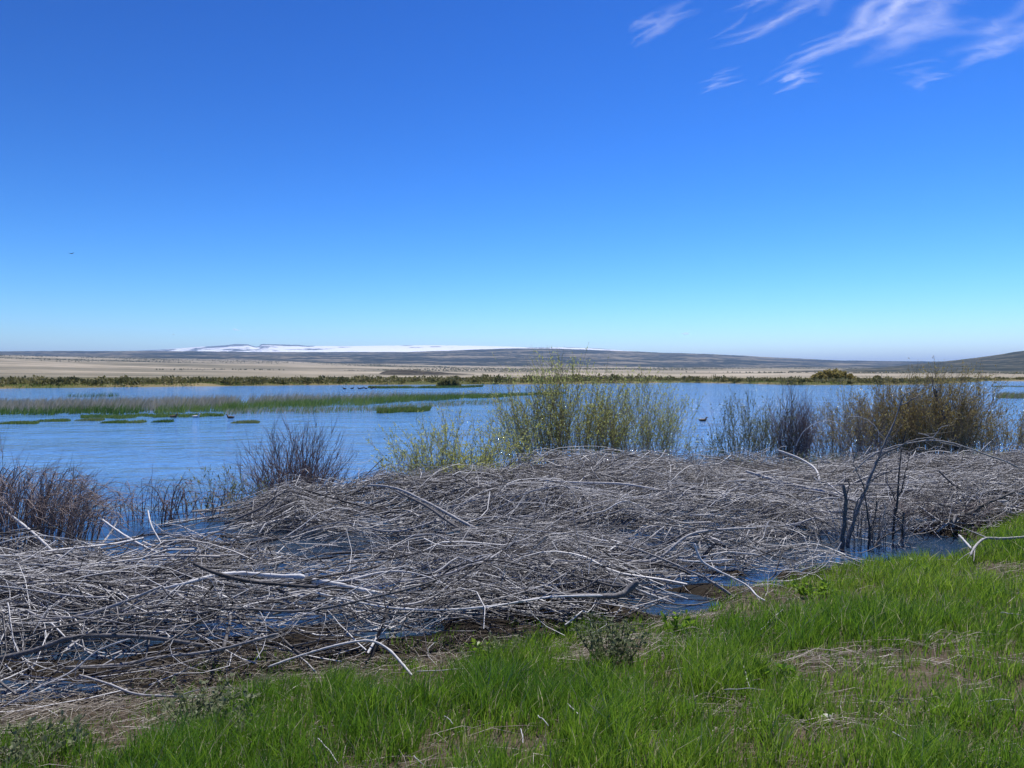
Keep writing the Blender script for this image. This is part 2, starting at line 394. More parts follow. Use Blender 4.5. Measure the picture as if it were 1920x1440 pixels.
landform('snow_mountain', mu, mv, 24000, 36000, M['snow'], 668, 83, 90, snow_tone, nu=520, nd=70)
landform('hillside', np.array([1480, 1640, 1740, 1790, 1830, 1870, 1905, 1960, 2100, 2400, 2900]), np.array([698, 690, 681, 675.5, 671, 665.5, 659.5, 652, 640, 632, 640]),
         2600, 5200, M['hillside'], 697, 95, 30, nu=220, nd=36)
# the low dark butte on the flat
bu = np.array([640, 690, 706, 722, 736, 770, 800, 850, 900, 960, 1000]); bv = np.array([714, 709, 702, 695.5, 693.2, 693.6, 695.5, 699.5, 702, 705.5, 712])
landform('butte', bu, bv, 1150, 1420, M['butte'], 709, 101, 3.0, nu=160, nd=30, back=0.8)
bu = np.array([975, 990, 1010, 1040, 1070, 1090]); bv = np.array([713, 704.5, 702, 702.5, 705, 713])
landform('low_rise', bu, bv, 1250, 1380, M['butte'], 709, 104, 2.0, nu=60, nd=20, back=0.8)

# junipers scattered over the far slopes: a mass of small dark crowns
def octa(P, W, Hh):
    N = len(P)
    off = np.array([[1, 0, .35], [0, 1, .35], [-1, 0, .35], [0, -1, .35], [0, 0, 1.0], [0, 0, -0.05]])
    jit = 1 + 0.35 * (rng.random((N, 6, 1)) - 0.5)
    V = P[:, None] + off[None] * np.stack([W, W, Hh], -1)[:, None] * jit
    f = np.array([[0, 1, 4], [1, 2, 4], [2, 3, 4], [3, 0, 4], [1, 0, 5], [0, 3, 5]])
    return V.reshape(-1, 3), (f[None] + (np.arange(N) * 6)[:, None, None]).reshape(-1, 3)
N = 70000
uu = rng.uniform(-300, 2300, N); D = np.exp(rng.uniform(math.log(900), math.log(7000), N))
xx = (uu - 960) / F * D
msk = fbm(xx / 700, D / 900, 121, 4) + np.interp(uu, [0, 250, 400, 900, 1200, 1500, 1900], [.10, .12, .0, .0, .04, .12, .22]) * sstep(1800, 5000, D) - 0.10 * (1 - sstep(1500, 4500, D))
msk = msk + .22 * (fbm(xx / 130, D / 200, 127, 3) - .5)
keep = (msk + 0.10 * (rng.random(N) - 0.5)) > 0.585
xx, D = xx[keep], D[keep]
Pj = np.stack([xx, D, gz(xx, D)], -1)
sz = rng.uniform(.9, 3.4, len(Pj)) * np.interp(D, [900, 7000], [0.7, 1.5])
Vj, Fj = octa(Pj, sz, sz * rng.uniform(1.0, 1.6, len(Pj)))
tag(obj('juniper_woodland', mesh_np('juniper_woodland', Vj, [Fj], np.repeat(rng.random(len(Pj)), 6), False), M['juniper']),
    'dark juniper trees scattered over the distant tan slopes', 'trees', kind='stuff')

# ------------------------------------------------------------------ leaf and blade makers
def leaf_quads(P, Dv, L, W):
    """diamond leaves at P along Dv."""
    N = len(P)
    Dv = Dv / (np.linalg.norm(Dv, axis=1, keepdims=True) + 1e-9)
    Sx = np.cross(Dv, rng.normal(size=(N, 3))); Sx /= np.linalg.norm(Sx, axis=1, keepdims=True) + 1e-9
    L = np.broadcast_to(L, N)[:, None]; W = np.broadcast_to(W, N)[:, None]
    V = np.stack([P, P + Dv * L * 0.45 + Sx * W, P + Dv * L, P + Dv * L * 0.45 - Sx * W], 1)
    return V.reshape(-1, 3), np.arange(N * 4).reshape(N, 4)

def blades(P, H, W, lean, segs=2, yaw=None):
    """tapered grass-like blades: P roots, H length, W width, lean (N,2) horizontal tip offset."""
    N = len(P)
    yaw = rng.uniform(0, np.pi, N) if yaw is None else yaw
    side = np.stack([np.cos(yaw), np.sin(yaw), np.zeros(N)], -1) * (W * 0.5)[:, None]
    rows = []
    for k_ in range(segs + 1):
        s = k_ / segs
        c = P + np.concatenate([lean * (s ** 1.8), (H * s * (1 - 0.12 * s))[:, None]], 1)
        if k_ < segs:
            w_ = 1 - 0.45 * s
            rows += [c - side * w_, c + side * w_]
        else:
            rows += [c]
    V = np.stack(rows, 1); nv = V.shape[1]
    base = (np.arange(N) * nv)[:, None]
    qs = [base + np.array([[2 * k_, 2 * k_ + 1, 2 * k_ + 3, 2 * k_ + 2]]) for k_ in range(segs - 1)]
    tr = base + np.array([[2 * segs - 2, 2 * segs - 1, 2 * segs]])
    return V.reshape(-1, 3), qs + [tr], nv

# ------------------------------------------------------------------ reed beds
def reeds(name, P, H, W, tone, label, cat='reeds', kind='stuff', group=None, wind=0.25):
    ln = np.stack([rng.normal(wind, 0.22, len(P)), rng.normal(0, .18, len(P))], -1) * H[:, None]
    V, fs, nv = blades(P, H, W, ln, 2)
    return tag(obj(name, mesh_np(name, V, fs, np.repeat(np.clip(tone, 0, 1), nv), False), M['reed']), label, cat, group, kind)

def patch(us, vfront, depth, n_, hfun):
    """roots on the water between the front row of pixels and some metres behind it."""
    u = rng.uniform(us[0], us[-1], n_)
    Yf_ = CZ * F / (np.interp(u, us, vfront) - HZ)
    dd = np.interp(u, us, depth) * rng.random(n_)
    Yf_ = Yf_ * (1 + .07 * (fbm(u / 45, u * 0 + us[0], 139, 4) - .35))
    Y = Yf_ + dd
    e_ = fbm(u / 30, Y * 0.25, 133, 3)
    k_ = e_ > 0.27 + 0.2 * (dd < 0.8) + .12 * (rng.random(n_) - .5)
    u, Y, dd = u[k_], Y[k_], dd[k_]
    P = np.stack([(u - 960) / F * Y, Y, np.full(len(u), -0.08)], -1)
    return P, u, dd

us = np.array([-420, 0, 180, 330, 420, 640, 720, 830, 950, 1060]); vf = np.array([782, 780, 779, 777, 773, 763, 758, 752, 745, 738.5])
P, u, dd = patch(us, vf, np.array([17, 16, 15, 15, 16, 18, 18, 14, 9, 3]), 44000, None)
dead = (dd > np.interp(u, [0, 330, 460, 640], [3.2, 3.5, 6.5, 9])) & (rng.random(len(u)) < np.interp(u, [0, 400, 560, 800], [.85, .85, .55, .30]))
Hh = np.where(dead, rng.uniform(.55, 1.15, len(u)), rng.uniform(.3, .8, len(u))) * (.75 + .5 * fbm(u / 25, P[:, 1] * .3, 191, 3)) * np.interp(u, [0, 500, 830, 1060], [0.92, 1.08, 1.05, 0.55])
tn = np.where(dead, rng.uniform(.74, 1.0, len(u)), np.interp(u, [0, 300, 420, 900], [.38, .46, .58, .50]) + .5 * (fbm(u / 40, P[:, 1] * .2, 193, 3) - .5) + rng.normal(0, .13, len(u)))
tn = np.where(~dead, np.minimum(tn, .69), tn)
reeds('reed_bed', P, Hh, rng.uniform(.02, .045, len(u)), tn, 'long bed of dark green reeds topped with grey dead stalks in the lake')
# low bright fringe in front of the bed
P, u, dd = patch(np.array([150, 270, 385, 418]), np.array([786, 785, 782, 781]), np.array([2.5, 3, 3, 1]), 5200, None)
reeds('reed_fringe', P, rng.uniform(.14, .30, len(u)), rng.uniform(.025, .05, len(u)), rng.uniform(.4, .72, len(u)), 'low olive fringe of young reeds along the front of the dark reed bed')
# sparse stand in the shallows, with a greener island
P, u, dd = patch(np.array([418, 520, 640, 700, 830, 960]), np.array([778, 777, 776, 774, 766, 757]), np.array([5, 6, 7, 8, 10, 10]), 4200, None)
reeds('sparse_reeds', P, rng.uniform(.22, .55, len(u)), rng.uniform(.02, .04, len(u)), rng.uniform(.5, 1, len(u)), 'thin scattered pale reeds standing in shallow open water')
P, u, dd = patch(np.array([706, 740, 790, 806]), np.array([775, 775.5, 774, 772]), np.array([3, 4, 4, 2]), 5000, None)
reeds('reed_island', P, rng.uniform(.2, .5, len(u)), rng.uniform(.025, .045, len(u)), rng.uniform(.3, .8, len(u)), 'small green reed island beyond the thin scattered reeds')
P, u, dd = patch(np.array([820, 860, 935, 950]), np.array([746, 745.5, 744, 743]), np.array([1, 4, 4, 1]), 2600, None)
reeds('reed_island', P, rng.uniform(.2, .42, len(u)), rng.uniform(.03, .05, len(u)), rng.uniform(.4, .7, len(u)), 'bright green reed island just off the tip of the long reed bed')
# far thin strips
P, u, dd = patch(np.array([690, 720, 800, 860, 905]), np.array([727.6, 728.2, 728.2, 727.8, 726]), np.array([3, 6, 8, 10, 3]), 5200, None)
reeds('reed_strip', P, rng.uniform(.35, .7, len(u)), rng.uniform(.05, .09, len(u)), rng.uniform(.1, .8, len(u)), 'narrow dark strip of reeds between the far bush and the long reed bed')
P, u, dd = patch(np.array([120, 135, 215, 222]), np.array([745, 745, 744.5, 744]), np.array([2, 3, 3, 2]), 240, None)
reeds('sparse_reeds', P, rng.uniform(.4, .8, len(u)), rng.uniform(.03, .05, len(u)), rng.uniform(.1, .6, len(u)), 'few thin dark reeds standing in the water behind the long reed bed')
P, u, dd = patch(np.array([1868, 1890, 1960, 2150]), np.array([747, 748, 748, 746]), np.array([2, 7, 8, 8]), 6000, None)
reeds('reed_island', P, rng.uniform(.3, .95, len(u)), rng.uniform(.03, .06, len(u)), rng.uniform(.6, .95, len(u)), 'brown reed island behind the olive bush at the lake edge')
P, u, dd = patch(np.array([1860, 1890, 1990, 2150]), np.array([726, 726, 725.5, 725]), np.array([2, 8, 8, 8]), 3000, None)
reeds('reed_strip', P, rng.uniform(.2, .5, len(u)), rng.uniform(.06, .1, len(u)), rng.uniform(.6, .95, len(u)), 'low brown strip of reeds far out beyond the brown reed island')
# the little tufts, each its own clump
for u0, u1, v0, lab, tb in [(-10, 62, 795.5, 'flat olive reed clump in open water, broadest of the row of tufts', .5), (63, 122, 791, 'ragged olive reed tuft beside the broadest flat clump', .52),
                            (138, 186, 789.5, 'bright green reed tuft touching a lower darker neighbour', .62), (186, 231, 794, 'low darker reed tuft between two bright green tufts', .42),
                            (233, 263, 793.5, 'round bright green reed tuft ending the joined row', .60), (282, 316, 792.5, 'thin dark reed tuft standing apart in open water', .28),
                            (431, 482, 794, 'brownish low reed tuft near the bare purple shrub', .68)]:
    n_ = int(22 * (u1 - u0))
    uu = rng.uniform(-1, 1, n_); Yc = CZ * F / (v0 - HZ)
    Y = Yc + rng.uniform(0, 1.2, n_) * np.sqrt(1 - uu ** 2 + 0.02)
    x = ((u0 + u1) / 2 + uu * (u1 - u0) / 2 - 960) / F * Yc
    hh = rng.uniform(.10, .25, n_) * (0.55 + 0.45 * np.sqrt(1 - uu ** 2))
    o = reeds('reed_tuft', np.stack([x - x.mean(), Y - Yc, np.full(n_, -.05)], -1), hh, rng.uniform(.02, .04, n_), (rng.normal(tb, .08, n_) + .1).clip(0, .74), lab, 'reed tuft', None, 'reed tufts in the lake', .12)
    o.location = (x.mean(), Yc, 0)

# ------------------------------------------------------------------ far shore scrub
def scrub_leaves(cx, cy, cz, w, h, n_, tone0, sz):
    """leafy faces through the volume of many low bushes at once (arrays)."""
    N = len(cx)
    a_ = rng.uniform(0, 2 * np.pi, (N, n_)); rr = np.sqrt(rng.random((N, n_))); zz = rng.random((N, n_)) ** 0.8
    prof = np.sqrt(np.clip(1 - zz ** 2.2, 0.02, 1))
    lump = 0.75 + 0.5 * rng.random((N, n_))
    P = np.stack([cx[:, None] + np.cos(a_) * rr * prof * w[:, None] * lump, cy[:, None] + np.sin(a_) * rr * prof * w[:, None] * lump, cz[:, None] + zz * h[:, None] * (.8 + .35 * rng.random((N, n_)))], -1).reshape(-1, 3)
    Dv = rng.normal(size=P.shape) * np.array([.7, .7, 1]) + np.array([0, 0, .9])
    s = np.repeat(sz, n_) * rng.uniform(.6, 1.3, N * n_)
    V, q = leaf_quads(P, Dv, s, s * .3)
    tn = np.repeat(np.clip(np.repeat(tone0, n_) + rng.normal(0, .13, N * n_), 0, 1), 4)
    return V, q, tn
N = 900
u = rng.uniform(-420, 2250, N)
off = 1.5 + rng.random(N) ** 1.6 * 42
Y = shore((u - 960) / F) + off
x = (u - 960) / F * Y
w = rng.uniform(1.0, 2.9, N); h = w * rng.uniform(.35, .62, N) * np.interp(u, [0, 640, 1000, 1280, 1500, 1900], [.85, .95, 1.25, 1.25, .8, .6])
V, q, tn = scrub_leaves(x, Y, gz(x, Y) - .1, w, h, 55, rng.uniform(.2, .85, N), rng.uniform(.4, .8, N))
tag(obj('shore_scrub', mesh_np('shore_scrub', V, [q], tn, False), M['scrub']), 'band of low olive brown scrub along the far shore', 'scrub', kind='stuff')
# shore grass of the far flats
N = 42000
u = rng.uniform(-450, 2300, N); Y = shore((u - 960) / F) + rng.uniform(-1.2, 1, N) + rng.random(N) ** 2 * 90; x = (u - 960) / F * Y
P = np.stack([x, Y, gz(x, Y) - .03], -1)
k_ = fbm(x / 14, Y / 10, 151, 3) > .38; P = P[k_]
V, fs, nv = blades(P, rng.uniform(.15, .5, len(P)), rng.uniform(.08, .2, len(P)), rng.normal(0, .1, (len(P), 2)), 1)
tag(obj('shore_grass', mesh_np('shore_grass', V, fs, np.repeat(np.clip(.5 + .5 * (fbm(P[:, 0] / 25, P[:, 1] / 25, 9) - .5) + rng.normal(0, .1, len(P)), 0, .95), nv), False), M['reed']),
    'strip of green and straw grass edging the far shore', 'grass', kind='stuff')

def bush_far(name, u, v, D, w, h, n_, tone, label, mat):
    b = empty(name, px(u, v, D)); z0 = float(gz(np.array([b.location.x]), np.array([D]))[0])
    b.location.z = z0
    K = 26
    cx = rng.uniform(-1, 1, K) * w * .8; cy = rng.uniform(-1, 1, K) * w * .3
    hh = h * np.sqrt(np.clip(1 - (cx / w) ** 2, .2, 1)) * rng.uniform(.8, 1.05, K)
    V, q, tn = scrub_leaves(cx, cy, cx * 0 - .1, np.full(K, w * .28), hh, n_, np.full(K, tone) + rng.normal(0, .08, K), np.full(K, .55))
    c = obj('crown', mesh_np('crown', V, [q], tn, False), mat, b); c['kind'] = 'stuff'
    st = np.stack([np.stack([cx * .5 * s_ + cx * .4, cy * s_, hh * .7 * s_], -1) for s_ in (0, .35, .7, 1)], 1)
    V, q = tubes(st, np.full((K, 4), .035) * np.array([1, .8, .6, .3]), 3)
    c = obj('stems', mesh_np('stems', V, [q], np.full(len(V), .4)), M['twig_olive'], b); c['kind'] = 'stuff'
    return tag(b, label, 'shrub', 'shrubs on the far shore')
bush_far('willow_thicket', 1560, 716, 215, 6.0, 3.2, 330, .78, 'broad rounded olive willow thicket standing alone on the far shore', M['leaf_olive'])
bush_far('shore_shrub', 842, 726, 165, 3.0, 1.7, 200, .5, 'dull grey green bush on the low point across the water', M['scrub'])
bush_far('shore_shrub', 1645, 715, 270, 1.6, 1.5, 160, .6, 'small dull bush near the rounded olive thicket', M['scrub'])

# ------------------------------------------------------------------ near willows
def bush(name, label, u, Y, hw, H, n_, stem_mat, leaf_mat=None, leaves=0, spread=1.25, arch=0.0, lean=(0, 0), r0=.008, twig=5, lsz=.075, base=.85, depth=.55, tone=(.2, .9), group=None, hvar=.45, z=None, ltone=(.1, 1), leaf_from=.25):
    x0 = (u - 960) / F * Y
    z0 = float(gz(np.array([x0]), np.array([Y]))[0]) if z is None else z
    b = empty(name, (x0, Y, max(z0, -.15)))
    a_ = rng.uniform(0, 2 * np.pi, n_); rr = np.sqrt(rng.random(n_))
    bx, by = np.cos(a_) * rr * hw * base, np.sin(a_) * rr * hw * base * depth
    Hi = H * (1 - hvar * rng.random(n_) ** 1.3) * (1.08 - .38 * rr ** 2)
    tx = np.cos(a_) * rr * hw * spread + rng.normal(0, .12 * hw, n_) + lean[0] * Hi
    ty = np.sin(a_) * rr * hw * spread * depth + rng.normal(0, .1 * hw, n_) + lean[1] * Hi
    Sn = 9; s = np.linspace(0, 1, Sn)[None]
    wob = np.cumsum(rng.normal(0, .02, (n_, Sn, 2)), 1) * H
    if arch:
        zz = Hi[:, None] * np.sin(s * np.pi * (.5 + .35 * arch * rng.random((n_, 1))))
    else:
        zz = Hi[:, None] * s
    pw = 1.35 + .5 * rng.random((n_, 1))
    Pst = np.stack([bx[:, None] + (tx - bx)[:, None] * s ** pw, by[:, None] + (ty - by)[:, None] * s ** pw, zz - .08], -1)
    Pst[..., :2] += wob
    rad_ = (r0 * rng.uniform(.55, 1.3, n_))[:, None] * (1 - .78 * s)
    V1, q1 = tubes(Pst, rad_, 3); t1 = np.repeat(rng.uniform(*tone, n_), Sn * 3)
    Ntw = n_ * twig
    si = rng.integers(0, n_, Ntw); sp = rng.uniform(.22, .95, Ntw)
    kf = sp * (Sn - 1); k0 = np.minimum(kf.astype(int), Sn - 2); fr = (kf - k0)[:, None]
    st = Pst[si, k0] * (1 - fr) + Pst[si, k0 + 1] * fr
    tdir = Pst[si, k0 + 1] - Pst[si, k0]; tdir /= np.linalg.norm(tdir, axis=1, keepdims=True) + 1e-9
    dv = tdir * 1.0 + rng.normal(0, .48, (Ntw, 3)) + np.array([0, 0, .12 * (1 - arch)])
    dv /= np.linalg.norm(dv, axis=1, keepdims=True)
    ln = H * rng.uniform(.08, .26, Ntw)
    s4 = np.linspace(0, 1, 3)[None, :, None]
    Ptw = st[:, None] + dv[:, None] * ln[:, None, None] * s4 + np.concatenate([rng.normal(0, .03, (Ntw, 1, 2)), np.zeros((Ntw, 1, 1))], 2) * s4 ** 2 + tdir[:, None] * (ln[:, None, None] * .25 * s4 ** 2)
    V2, q2 = tubes(Ptw, r0 * .38 * np.repeat(np.array([[1, .75, .3]]), Ntw, 0), 3); t2 = np.repeat(rng.uniform(*tone, Ntw), 9)
    c = obj('stems', mesh_np('stems', np.concatenate([V1, V2]), [q1, q2 + len(V1)], np.concatenate([t1, t2])), stem_mat, b); c['kind'] = 'stuff'
    if leaves:
        nl = leaves
        ii = rng.integers(0, Ntw, nl); ff = rng.random(nl) * 2; i0_ = np.minimum(ff.astype(int), 1); fr = (ff - i0_)[:, None]
        Pl = Ptw[ii, i0_] * (1 - fr) + Ptw[ii, i0_ + 1] * fr
        dl = dv[ii] + rng.normal(0, .5, (nl, 3))
        kk = (Pl[:, 2] / H + rng.normal(0, .12, nl)) > leaf_from
        Pl, dl = Pl[kk], dl[kk]; L = lsz * rng.uniform(.55, 1.25, len(Pl))
        V3, q3 = leaf_quads(Pl, dl, L, L * .14)
        cl = np.clip(rng.uniform(*ltone, len(Pl)), 0, 1)
        c = obj('leaves', mesh_np('leaves', V3, [q3], np.repeat(cl, 4), False), leaf_mat, b); c['kind'] = 'stuff'
    return tag(b, label, 'shrub', group or 'willow shrubs at the lake edge')

G = 'willow shrubs at the lake edge'
bush('willow_shrub', 'tallest green willow rising behind the rounded grey brush mound', 1062, 19, 1.6, 2.85, 230, M['twig_tan'], M['leaf'], 20000, 1.15, twig=8, r0=.009, hvar=.42, lsz=.065)
bush('willow_shrub', 'thin spire of willow shoots standing above the tallest green willow', 1042, 19.3, .55, 3.3, 30, M['twig_olive'], M['leaf'], 2000, 1.0, twig=7, r0=.010, hvar=.2)
bush('willow_shrub', 'grey green upright willow beside the tallest green willow', 1200, 19.6, 1.15, 2.65, 150, M['twig_tan'], M['leaf'], 13000, 1.25, twig=8, r0=.008, hvar=.4, lsz=.06)
bush('willow_shrub', 'yellow green loose willow at the low end of the rounded mound', 862, 16, 1.35, 1.95, 120, M['twig_pink'], M['leaf'], 11000, 1.3, twig=8, r0=.007, hvar=.5, ltone=(.35, 1), lsz=.06)
bush('willow_shrub', 'low yellow willow shoots against the dark end of the brush mound', 895, 15.0, .7, 1.0, 55, M['twig_olive'], M['leaf'], 3000, 1.3, twig=7, r0=.006, ltone=(.4, 1), leaf_from=.05)
bush('willow_shrub', 'grey twiggy shrub with few leaves beside the yellow green willow', 795, 15.2, .8, 1.25, 90, M['twig_pink'], M['leaf'], 1800, 1.3, twig=7, r0=.006)
bush('willow_shrub', 'sparse dark twigs in the water gap near the grey twiggy shrub', 725, 14.9, .55, .85, 22, M['twig_brown'], None, 0, 1.5, twig=5, r0=.006, arch=.5)
bush('bare_shrub', 'bare purple brown shrub with many upright twigs over blue water', 553, 14.4, 1.0, 1.72, 170, M['twig_brown'], None, 0, 1.15, twig=8, r0=.010, hvar=.6, base=.6, group='bare shrubs at the lake edge')
bush('bare_shrub', 'thin bare twigs leaning away from the purple brown shrub', 470, 14.0, .5, 1.5, 16, M['twig_brown'], None, 0, 1.7, twig=6, r0=.007, lean=(-.15, 0), group='bare shrubs at the lake edge')
bush('bare_shrub', 'low reddish bare shrub at the foot of the purple brown shrub', 640, 14.4, .65, .75, 55, M['twig_pink'], None, 0, 1.35, twig=7, r0=.007, group='bare shrubs at the lake edge')
bush('willow_shrub', 'small sparse shrub with few green leaves beside the purple brown shrub', 418, 13.2, .65, 1.0, 30, M['twig_olive'], M['leaf_grey'], 900, 1.4, twig=7, r0=.006)
bush('bare_shrub', 'dense pinkish grey shrub bent over the brush at the pool', 10, 10.5, 1.45, 1.3, 300, M['twig_pink'], None, 0, 1.1, arch=.9, lean=(.30, -.1), twig=8, r0=.009, group='bare shrubs at the lake edge')
bush('bare_shrub', 'few tall dark whips above the dense pinkish grey shrub', -5, 10.9, .5, 1.55, 14, M['twig_brown'], None, 0, 1.5, twig=5, r0=.007, arch=.3, lean=(-.1, 0), group='bare shrubs at the lake edge')
bush('bare_shrub', 'small bare shrub standing in the pool next to the pinkish shrub', 163, 11.9, .5, .98, 30, M['twig_pink'], None, 0, 1.7, twig=6, r0=.007, group='bare shrubs at the lake edge')
bush('bare_shrub', 'dark arching twigs bent low over the water', 290, 12.1, .85, .95, 34, M['twig_brown'], None, 0, 1.5, arch=1.0, twig=5, r0=.009, lean=(.2, 0), group='bare shrubs at the lake edge')
bush('bare_shrub', 'brown arching twigs drooping from the brush heap to the water', 350, 12.6, .9, .80, 40, M['twig_pink'], None, 0, 1.5, arch=1.0, twig=5, r0=.009, lean=(-.35, 0), group='bare shrubs at the lake edge')
bush('willow_shrub', 'grey green sparse upright willow stems with blue water showing through', 1408, 20.5, 1.2, 2.1, 125, M['twig_olive'], M['leaf_grey'], 3600, 1.2, twig=7, r0=.010, hvar=.5, base=.95)
bush('willow_shrub', 'short thin willow shoots fading into the water beside sparse stems', 1325, 20.3, .6, 1.05, 30, M['twig_olive'], M['leaf_grey'], 800, 1.2, twig=5, r0=.007, base=.95)
bush('bare_shrub', 'dense dark purple column of bare upright twigs', 1490, 20.2, .50, 2.25, 110, M['twig_brown'], None, 0, 1.05, twig=9, r0=.011, hvar=.35, base=.9, group='bare shrubs at the lake edge')
bush('willow_shrub', 'thin brownish willow between the dark column and big olive willow', 1590, 21, 1.15, 2.05, 140, M['twig_pink'], M['leaf_olive'], 4500, 1.25, twig=7, r0=.010, base=.9)
bush('willow_shrub', 'big dense olive brown willow behind the leaning dead branch', 1705, 22, 1.9, 2.5, 330, M['twig_tan'], M['leaf_olive'], 21000, 1.15, twig=8, r0=.012, hvar=.45, lsz=.07, base=.9)
bush('willow_shrub', 'windswept olive willow leaning towards the open lake edge', 1765, 22.4, 1.4, 2.75, 200, M['twig_tan'], M['leaf_olive'], 15000, 1.15, twig=8, r0=.012, hvar=.40, lsz=.07, lean=(.18, 0), base=.9, ltone=(.3, 1))
bush('willow_shrub', 'lower olive shrub beyond the windswept olive willow', 1890, 22.5, 1.4, 1.6, 150, M['twig_pink'], M['leaf_olive'], 6500, 1.2, twig=7, r0=.009, base=.9, ltone=(.3, 1))
bush('willow_shrub', 'olive shrub on the bank past the lower olive shrub', 2040, 22.5, 1.5, 1.9, 110, M['twig_olive'], M['leaf_olive'], 4200, 1.2, twig=7, r0=.009, base=.9)
bush('willow_shrub', 'low dark green shrub at the foot of the dark purple column', 1545, 18.4, 1.0, .72, 90, M['twig_olive'], M['leaf_grey'], 3600, 1.1, twig=7, r0=.006, lsz=.06, ltone=(0, .6), leaf_from=.0, base=.95)
bush('bare_shrub', 'tangle of grey dead twigs around the foot of the leaning dead sapling', 1612, 10.75, .75, .85, 70, M['stick'], None, 0, 1.4, arch=1.0, twig=4, r0=.009, hvar=.6, group='bare shrubs at the lake edge')
bush('bare_shrub', 'low brown twiggy shrub at the bank beyond the pool', 1770, 11.4, .75, .6, 80, M['twig_pink'], None, 0, 1.3, arch=.6, twig=6, r0=.006, group='bare shrubs at the lake edge')
bush('bare_shrub', 'grey wispy twigs drooping over the end of the rounded mound', 985, 15.6, 1.0, .75, 110, M['twig_pink'], None, 0, 1.1, arch=1.0, twig=4, r0=.006, lean=(-.3, -.3), group='bare shrubs at the lake edge')
bush('willow_shrub', 'short green shoots at the pale litter beside the sparse stems', 1385, 19.0, .5, .5, 30, M['twig_olive'], M['leaf'], 900, 1.2, twig=6, r0=.005, leaf_from=.05)
bush('willow_shrub', 'low yellow green shrub at the foot of the olive willows', 1845, 20.2, .6, .62, 40, M['twig_olive'], M['leaf'], 1500, 1.2, twig=7, r0=.006, leaf_from=.05)

# ------------------------------------------------------------------ the brush heaps
def top(x, y): return np.maximum(gz(x, y), -.02) + 0.62 * pile(x, y)

def surf(x, y, lev):
    pz = pile(x, y)
    return np.maximum(gz(x, y), -.06) + 0.02 + pz * lev

def sticks(n_, L, r, Sn, seed, curl, levf, straight=.35, front_f=.18, rise=.22):
    """lying sticks; returns centre lines, radii, level."""
    x = rng.uniform(-13, 17, n_ * 9); y = rng.uniform(4, 22, n_ * 9)
    w_ = pile(x, y)
    vis = np.abs(x / y) < .86
    clump = np.clip((fbm(x * .9, y * 1.7, 401, 2) - .33) * 4.5, .12, 1)          # drifts and gaps
    k_ = (rng.random(len(x)) < np.clip(w_ * 2.4, 0, 1) * clump) & vis
    x, y = x[k_][:n_], y[k_][:n_]; N = len(x)
    keep_ = hole(x, y) < .3; x, y = x[keep_], y[keep_]; N = len(x)
    th = 1.25 * (fbm(x * .33, y * .5, seed, 2) - .5) * 2 + rng.normal(0, straight, N) + .10
    rnd = rng.random(N) < .12; th = np.where(rnd, rng.uniform(-np.pi, np.pi, N), th)
    front = (y - ye(x) < .9) & (rng.random(N) < front_f); th = np.where(front, -np.pi / 2 + rng.normal(0, .5, N), th)
    Ls = L(N); k1 = rng.normal(0, curl, N) / Ls; k2 = rng.normal(0, curl * 1.5, N) / Ls ** 2
    s = np.linspace(-.5, .5, Sn)[None] * Ls[:, None]
    kink = np.cumsum(.052 * rng.standard_t(2.0, (N, Sn)).clip(-7, 7), 1); kink -= kink.mean(1, keepdims=True)
    ang_ = th[:, None] + k1[:, None] * s * 2 + k2[:, None] * s ** 2 + kink
    ds = Ls[:, None] / (Sn - 1)
    cx = np.cumsum(np.cos(ang_) * ds, 1); cy = np.cumsum(np.sin(ang_) * ds, 1)
    cx += (x - cx.mean(1))[:, None]; cy += (y - cy.mean(1))[:, None]
    lev = levf(N)
    z = surf(cx, cy, lev[:, None])
    # stiff wood bridges dips: blend with a straight chord, keep above the ground
    tt = np.linspace(0, 1, Sn)[None]
    zm = z.mean(1, keepdims=True); zl = z[:, :1] * (1 - tt) + z[:, -1:] * tt
    z = .45 * z + .30 * zl + .25 * zm
    ar = np.where(rng.random(N) < .22, rng.uniform(.05, .32, N) * np.minimum(Ls / 2, 1), rng.normal(0, .02, N))
    z = z + ar[:, None] * np.sin(tt * np.pi)
    tip = np.where(rng.random(N) < rise, rng.uniform(.05, .35, N), 0)
    z = z + tip[:, None] * np.clip(tt - .55, 0, 1) ** 1.5 * 3
    z = z + (rng.normal(0, .055, N) * Ls)[:, None] * (tt - .5)
    z = np.maximum(z, np.maximum(gz(cx, cy), -.05) + .006)
    ok = (hole(cx, cy) > .5).mean(1) < .22 + .25 * rng.random(N)
    ok &= (cy - ye(cx)).min(1) > -.12 - .35 * rng.random(N) * (Ls < 1.2)          # the flood left the long wood short of the turf
    R_ = r(N)
    flip = rng.random(N) < .5
    tp = np.where(flip[:, None], 1 - .78 * tt, .22 + .78 * tt) * (1 + .10 * rng.normal(size=(N, Sn))).clip(.7, 1.35)
    return np.stack([cx, cy, z], -1)[ok], (R_[:, None] * tp)[ok], lev[ok]

big = sticks(1700, lambda N: rng.uniform(1.4, 3.8, N), lambda N: np.exp(rng.normal(math.log(.0112), .32, N)).clip(.008, .021), 14, 211, .5, lambda N: rng.uniform(.35, 1.05, N), .30, 0, .06)
mid = sticks(9300, lambda N: rng.uniform(.7, 2.0, N), lambda N: np.exp(rng.normal(math.log(.0064), .34, N)).clip(.004, .014), 8, 211, .65, lambda N: 1.02 * rng.random(N) ** .6, .42)
fine = sticks(8000, lambda N: rng.uniform(.35, .9, N), lambda N: rng.uniform(.0025, .0048, N), 5, 311, 1.2, lambda N: 1.05 * rng.random(N) ** .5, .6)

